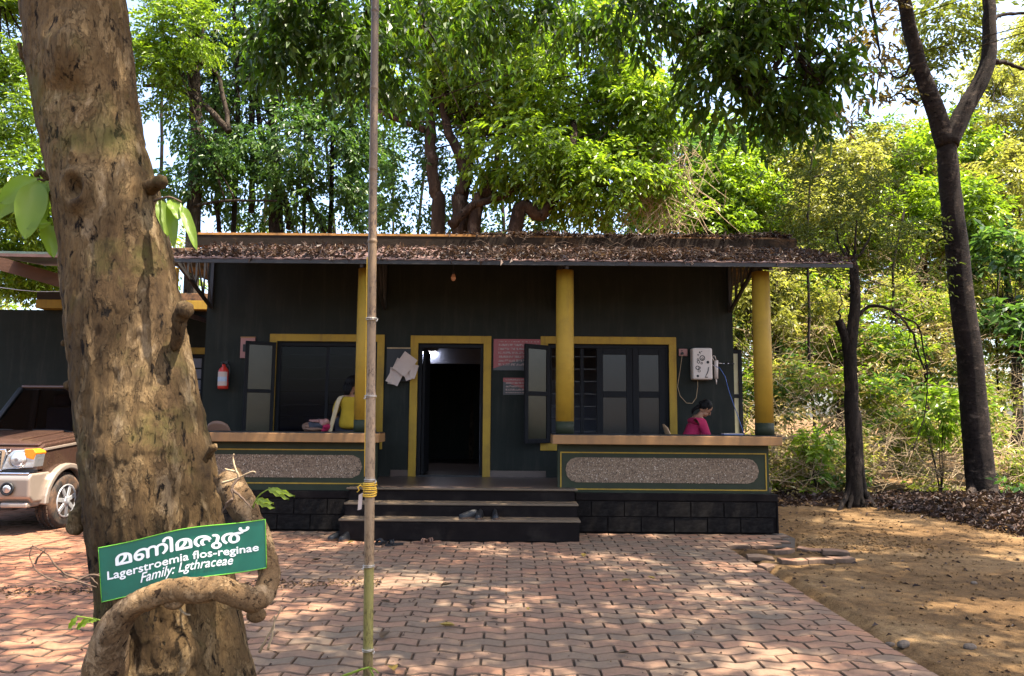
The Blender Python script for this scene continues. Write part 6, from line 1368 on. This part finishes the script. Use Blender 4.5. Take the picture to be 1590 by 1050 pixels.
# ------------------------------------------------------------------ shoes and sandals
def shoe(label, px, py, z, yaw, L_=.26, mat='black', sandal=False, group=None, zadd=0):
    c = GP(px, py) if z == 0 else at(px, py, 9.57 if z < .3 else 9.8); c = Vector((c.x, c.y, z + zadd))
    t = thing('sandal' if sandal else 'shoe', label, 'sandal' if sandal else 'shoe', tuple(c), group); cy_, sy_ = math.cos(yaw), math.sin(yaw)
    def W3(f, l, u): return c + Vector((f * cy_ - l * sy_, f * sy_ + l * cy_, u))
    out = [(-.5, .0, .030), (-.44, .03, .036), (-.2, .034, .032), (.05, .034, .034), (.28, .044, .044), (.42, .034, .036), (.5, .0, .0)]
    pol = [(f * L_, w_) for f, w_, _ in out] + [(f * L_, -w2) for f, _, w2 in out[::-1]]
    n = len(pol); MB().add([W3(f, l, 0) for f, l in pol] + [W3(f, l, .022) for f, l in pol], [tuple(range(n))[::-1], tuple(range(n, 2*n))] + [(i, (i+1) % n, n+(i+1) % n, n+i) for i in range(n)]).build('sole', M['rubber'] if not sandal else M[mat], t)
    if sandal:
        for f, w_ in ((.12, .045), (.24, .042)): MB().tube([W3(f * L_, -w_, .02), W3(f * L_ - .01, -w_ * .6, .055), W3(f * L_ - .015, 0, .065), W3(f * L_ - .01, w_ * .6, .055), W3(f * L_, w_, .02)], .010, 6).build('strap', M[mat], t)
    else:
        vs = []; fs = []; rows_ = [(-.49, .034, .075), (-.38, .036, .085), (-.2, .034, .085), (.0, .036, .075), (.2, .042, .055), (.36, .038, .042), (.47, .018, .034)]
        for f, w_, h in rows_:
            for k in range(9): a = math.pi * k / 8; vs.append(W3(f * L_, math.cos(a) * w_, .022 + math.sin(a) * h))
        for i in range(len(rows_) - 1):
            for k in range(8): a = i * 9 + k; fs.append((a, a+1, a+10, a+9))
        fs += [tuple(range(9))[::-1], tuple((len(rows_)-1) * 9 + k for k in range(9))]
        MB().add(vs, fs, True).build('upper', M[mat], t)
shoe('left black shoe of the pair at the foot of the steps', 522, 838, 0, -2.2); shoe('right black shoe of the pair at the foot of the steps', 537, 839, 0, -2.0)
G_ = 'footwear left by the steps'
shoe('black sandal on the pavers right behind the bamboo pole', 592, 845, 0, -1.9, .24, 'black', True, G_); shoe('black sandal next to the bamboo pole sandal, towards the steps', 612, 847, 0, -2.6, .24, 'black', True, G_)
shoe('pale strapped sandal lying third from the bamboo pole', 655, 845, 0, -.6, .23, 'chairbrown', True, G_); shoe('pale strapped sandal farthest from the pole on the pavers', 672, 844, 0, -2.6, .23, 'chairbrown', True, G_)
shoe('dark shoe lying sideways on the lowest tread, left of the upright pair', 727, 800, .255, -2.7, .25, 'black', False, G_); shoe('dark shoe of the pair on the lowest tread, the left one', 744, 800, .255, -1.7, .26, 'black', False, G_); shoe('dark shoe of the pair on the lowest tread, the right one', 769, 801, .255, -1.5, .26, 'black', False, G_)

# ------------------------------------------------------------------ litter, loose pavers, stones
rng = np.random.default_rng(17)
def litter(n, fn, size, mat, up_=.9, name='dead_leaves', label=None, wr=.42):
    P = fn(n); D = rng.normal(size=(len(P), 3)); D[:, 2] *= (1 - up_); v, f = leaf_geo(rng, P, D, size * rng.uniform(.5, 1.3, len(P)), wr, .16, .22); v[:, 2] += 0
    return props(fast_mesh(name, v, f, mat), kind='stuff', label=label)
M['dry'] = leaf_mat('dead_leaf', [(.05, (.010, .006, .005)), (.4, (.032, .017, .012)), (.75, (.080, .044, .029)), (.97, (.22, .15, .105))], .15, .6, 1.0, 1.5)
def on_awning(n):
    x = rng.uniform(AX0, AX1 + .03, n); t_ = rng.uniform(0, .93, n); dens = np.clip(.35 + .55 * (x > -1) + .5 * np.sin(x * 1.7 + 1) * .4, 0, 1); heap = np.array([.012 + .035 * max(0, noise.noise(Vector((a * 1.3, b * 3, 0))) + .25) for a, b in zip(x, t_)])
    k = rng.uniform(size=n) < dens + .25; x, t_, heap = x[k], t_[k], heap[k]
    return np.stack([x, AY0 + t_ * (AY1 - AY0), AZ0 + .012 + t_ * (AZ1 - AZ0) + rng.uniform(0, 1, len(x)) * heap], 1)
litter(10500, on_awning, .088, M['dry'], .45, 'roof_leaves', 'dead brown leaves lying on the awning')
def on_slab(n):
    x = rng.uniform(-1.2, 4.45, n); y = 11.60 + rng.exponential(.35, n); k = (rng.uniform(size=n) < np.clip((x + 1.2) / 1.5, .1, 1)) & (y < 16)
    x, y = x[k], y[k]; hp = np.array([.015 + .06 * max(0, noise.noise(Vector((a * 1.1, 5, 0))) + .35) for a in x]); return np.stack([x, y, 4.40 + rng.uniform(0, 1, len(x)) * hp], 1)
litter(6500, on_slab, .075, M['dry'], .4, 'roof_leaves', 'dead leaves piled along the flat roof edge')
mb = MB(); rg = random.Random(6)
for i in range(80):
    x = rg.uniform(-.6, 4.4); up_ = rg.random() < .45; y, z = (rg.uniform(11.56, 11.62), rg.uniform(4.36, 4.46)) if up_ else (lambda t_: (AY0 + t_ * 1.7, AZ0 + t_ * .56 + .05))(rg.uniform(0, 1)); a = rg.uniform(-1.2, 1.2); l_ = rg.uniform(.15, .5)
    e = Vector((x + math.sin(a) * l_, y + rg.uniform(-.12, .02), z - (rg.uniform(.02, .2) if up_ else -rg.uniform(-.03, .06)))); mb.tube([(x, y, z), ((x + e.x) / 2, (y + e.y) / 2, (z + e.z) / 2 + rg.uniform(0, .07)), e], [.003, .003, .0015], 4)
props(mb.build('roof_twigs', M['darkstick']), kind='stuff', label='dry twigs caught on the roof edge')
def on_bank(n):
    x = rng.uniform(5.4, 13, n); y = 9.4 + 5.4 * rng.uniform(0, 1, n) ** .9; e_ = np.where(x > 6.3, 11.6 - (x - 6.3) * 2.8, 14 - (x - 5.6) * 3.4) + rng.normal(0, .18, n); k = (x > 5.5) & (y > np.maximum(e_, 9.5)); x, y = x[k], y[k]
    return np.array([(a, b, ground_z(a, b) + .005 + c * .07) for a, b, c in zip(x.tolist(), y.tolist(), rng.uniform(0, 1, len(x)).tolist())])
litter(34000, on_bank, .11, M['dry'], .5, 'leaf_litter', 'bank of dead brown leaves under the two dark trees')
def on_edge(n):
    x = rng.uniform(3.7, 15, n); y = rng.uniform(13.0, 15.8, n); return np.array([(a, b, ground_z(a, b) + .01) for a, b in zip(x.tolist(), y.tolist())])
litter(9000, on_edge, .10, M['dry'], .6, 'leaf_litter', 'dead leaves along the edge of the undergrowth')
def on_dirt(n):
    x = rng.uniform(2.6, 9, n); y = rng.uniform(4.2, 12.5, n); k = np.array([not in_pave(a, b, .1) for a, b in zip(x, y)]); x, y = x[k], y[k]; return np.array([(a, b, ground_z(a, b) + .006) for a, b in zip(x.tolist(), y.tolist())])
litter(650, on_dirt, .06, M['dry'], .8, 'leaf_litter', 'scattered leaf scraps on the bare dirt')
def pebbles3(n, fn, smin, smax, name, label):
    P = fn(n); k = len(P); o6 = np.array([(1,0,0),(-1,0,0),(0,1,0),(0,-1,0),(0,0,1),(0,0,-1)], float); v = o6[None] * rng.uniform(smin, smax, (k, 1, 1)) * rng.uniform(.5, 1.3, (k, 6, 1)) * np.array([1, 1, .6]) + P[:, None]
    f8 = np.array([(0,2,4),(2,1,4),(1,3,4),(3,0,4),(2,0,5),(1,2,5),(3,1,5),(0,3,5)]); return props(fast_mesh(name, v.reshape(-1, 3), (f8[None] + (np.arange(k) * 6)[:, None, None]).reshape(-1, 3), M['earth']), kind='stuff', label=label)
pebbles3(2600, on_dirt, .005, .018, 'dirt_crumbs', 'crumbs and small stones on the bare dirt')
def by_edge(n):
    x = rng.uniform(3.3, 5.2, n); y = rng.normal(9.5, .5, n); k = np.array([not in_pave(a, b, .02) for a, b in zip(x, y)]); x, y = x[k], y[k]; return np.array([(a, b, ground_z(a, b) + .006) for a, b in zip(x.tolist(), y.tolist())])
pebbles3(420, by_edge, .01, .035, 'dirt_crumbs', 'crumbs of broken paver by the building corner')
# leaves one can count on the pavers
LG = 'dry leaves dropped on the pavers'; rg = random.Random(21)
m_dl = leaf_mat('fallen_yellow_leaf', [(.1, (.10, .05, .02)), (.5, (.22, .15, .03)), (.9, (.33, .25, .05))], .2, .5, 1.1); m_dd = leaf_mat('fallen_dark_leaf', [(.1, (.03, .02, .012)), (.9, (.10, .06, .03))], .15, .5, 1.0)
for i, (px, py, sz, mt, w1, w2) in enumerate(((545, 845, .10, 0, 'olive', 'near the far end of the pole shadow'), (491, 873, .13, 1, 'brown', 'right of the board and root'), (693, 912, .13, 1, 'curled tan', 'in the middle of the pavers'), (598, 938, .09, 1, 'dark', 'right of the pole'), (598, 992, .15, 1, 'dark curled', 'nearest the pole foot'), (610, 1045, .13, 0, 'yellow', 'at the bottom edge by the pole'),
        (733, 944, .13, 1, 'dark brown', 'centre, on the greyer pavers'), (694, 976, .12, 0, 'tan', 'just below the centre of the pavers'), (768, 966, .06, 1, 'tiny dark', 'right of the centre'), (906, 866, .13, 0, 'amber', 'before the right plinth'), (972, 905, .09, 0, 'orange', 'right of the steps, out on the pavers'), (1011, 901, .09, 0, 'green', 'under the right plinth, farthest right'), (968, 1019, .10, 1, 'dark narrow', 'in the right foreground'), (1086, 951, .07, 1, 'small dark', 'near the paver edge'), (665, 890, .07, 1, 'dark bent', 'in front of the steps'), (561, 900, .08, 1, 'bent brown', 'left of the pole'), (820, 950, .06, 0, 'pale', 'beside the centre leaf'))):
    q = GP(px, py); c = Vector((q.x, q.y, .008)); a = rg.uniform(0, 6.28); d = Vector((math.cos(a), math.sin(a), .10)); s = Vector((-d.y, d.x, 0)); vs = []; fs = []
    for j in range(7):
        t_ = j / 6; w_ = math.sin(math.pi * t_ ** .8) * sz * .24
        for k in range(3): vs.append(c + d * (t_ - .5) * sz + s * (k - 1) * w_ + Vector((0, 0, .012 + .03 * sz * 8 * (t_ - .5) ** 2 + abs(k - 1) * w_ * .7)))
    for j in range(6):
        for k in range(2): q_ = j * 3 + k; fs.append((q_, q_+1, q_+4, q_+3))
    props(MB().add(vs, fs, True).build('fallen_leaf', m_dd if mt else m_dl), '%s fallen leaf %s' % (w1, w2), 'leaf', LG)
# loose pavers heaped at the corner of the pavement
LP = 'loose pavers at the pavement corner'
for (px, py, z, rz, rx, cup, lab) in ((1180, 868, .012, -.12, .10, 0, 'tilted grey loose paver nearest the pavement edge'), (1232, 876, .03, .05, .02, 1, 'red wavy loose paver at the front, left of its pair'), (1272, 875, .032, -.03, -.02, 0, 'red wavy loose paver in the middle of the front row'), (1306, 873, .03, .1, .02, 1, 'red loose paver at the right end of the front row'),
        (1297, 862, .035, -.25, .05, 0, 'short red loose paver behind the right end of the row'), (1215, 858, .015, .35, -.05, 1, 'half buried paver behind the front row'), (1196, 880, -.005, .5, .12, 0, 'sunken broken paver in front of the tilted grey one'), (1258, 856, .01, -.5, .06, 1, 'dusty loose paver lying behind the middle of the row')):
    q = GP(px, py); me = paver_me[cup]; o = bpy.data.objects.new('loose_paver', me); COL.objects.link(o); o.location = (q.x, q.y, z + .02); o.rotation_euler = (rx, rx * .6, rz); props(o, lab, 'paver', LP)
def stone(px, py, s, lab):
    q = GP(px, py); b = MB(); c = Vector((q.x, q.y, ground_z(q.x, q.y) + s * .25)); b.ball(c, (s, s * .8, s * .55), 12, 8); b.v = [tuple(c + (Vector(p) - c) * (1 + .5 * noise.noise(Vector(p) * 9) + .2 * noise.noise(Vector(p) * 30))) for p in b.v]
    b.sm = [False] * len(b.sm); props(b.build('stone', pm('grey_stone', (.10, .075, .055), .9, .4, 14, 60, .7, .006)), lab, 'stone', 'stones beside the paver edge')
stone(1402, 998, .045, 'broken paver stub just outside the paver edge'); stone(1382, 992, .035, 'small stone right against the paver edge'); stone(1506, 1004, .04, 'dark stone out on the bare dirt'); stone(1222, 834, .045, 'pale stone at the foot of the plinth corner'); stone(1512, 905, .03, 'little dark stone far out on the dirt')
mb = MB(); mb.tube([GP(540, 1046) + Vector((-.03, 0, .25)), at(560, 1040, 3.42), at(572, 1034, 3.42), at(580, 1040, 3.42), at(592, 1037, 3.42)], [.004, .005, .004, .004, .003], 6)
st_ = thing('green_stalk', 'bent yellow green stalk at the foot of the bamboo pole', 'stalk', (at(560, 1040, 3.42).x, 3.42, 0))
MB().tube([(at(520, 1052, 3.42).x, 3.42, 0), at(512, 1060, 3.42), at(535, 1049, 3.42), at(560, 1040, 3.42), at(573, 1036, 3.42)], [.006, .006, .006, .005, .004], 6).tube([at(573, 1036, 3.42), at(579, 1048, 3.42), at(584, 1062, 3.42)], [.004, .004, .002], 6).tube([at(573, 1036, 3.42), at(583, 1040, 3.42), at(588, 1046, 3.42)], [.003, .003, .002], 6).build('stem', M['freshleaf'], st_)

def strip(n):
    u = rng.uniform(0, 1, n); x = -4.6 + 3.4 * u; y = 6.55 + .55 * u + rng.normal(0, .10, n); return np.stack([x, y, np.full(n, .006)], 1)
pebbles3(700, strip, .004, .014, 'soil_crumbs', 'strip of soil crumbs across the pavers left of the trunk')
litter(260, strip, .05, M['dry'], .85, 'leaf_litter', 'leaf scraps in the soil strip left of the trunk')
def joints(n):
    x = rng.uniform(-5, 2.5, n); y = 4.3 + 5 * rng.uniform(0, 1, n); return np.stack([x, y, np.full(n, .006)], 1)
litter(520, joints, .030, M['dry'], .85, 'leaf_litter', 'tiny leaf scraps scattered over the pavers')
pebbles3(900, joints, .003, .007, 'soil_crumbs', 'grit scattered over the pavers')
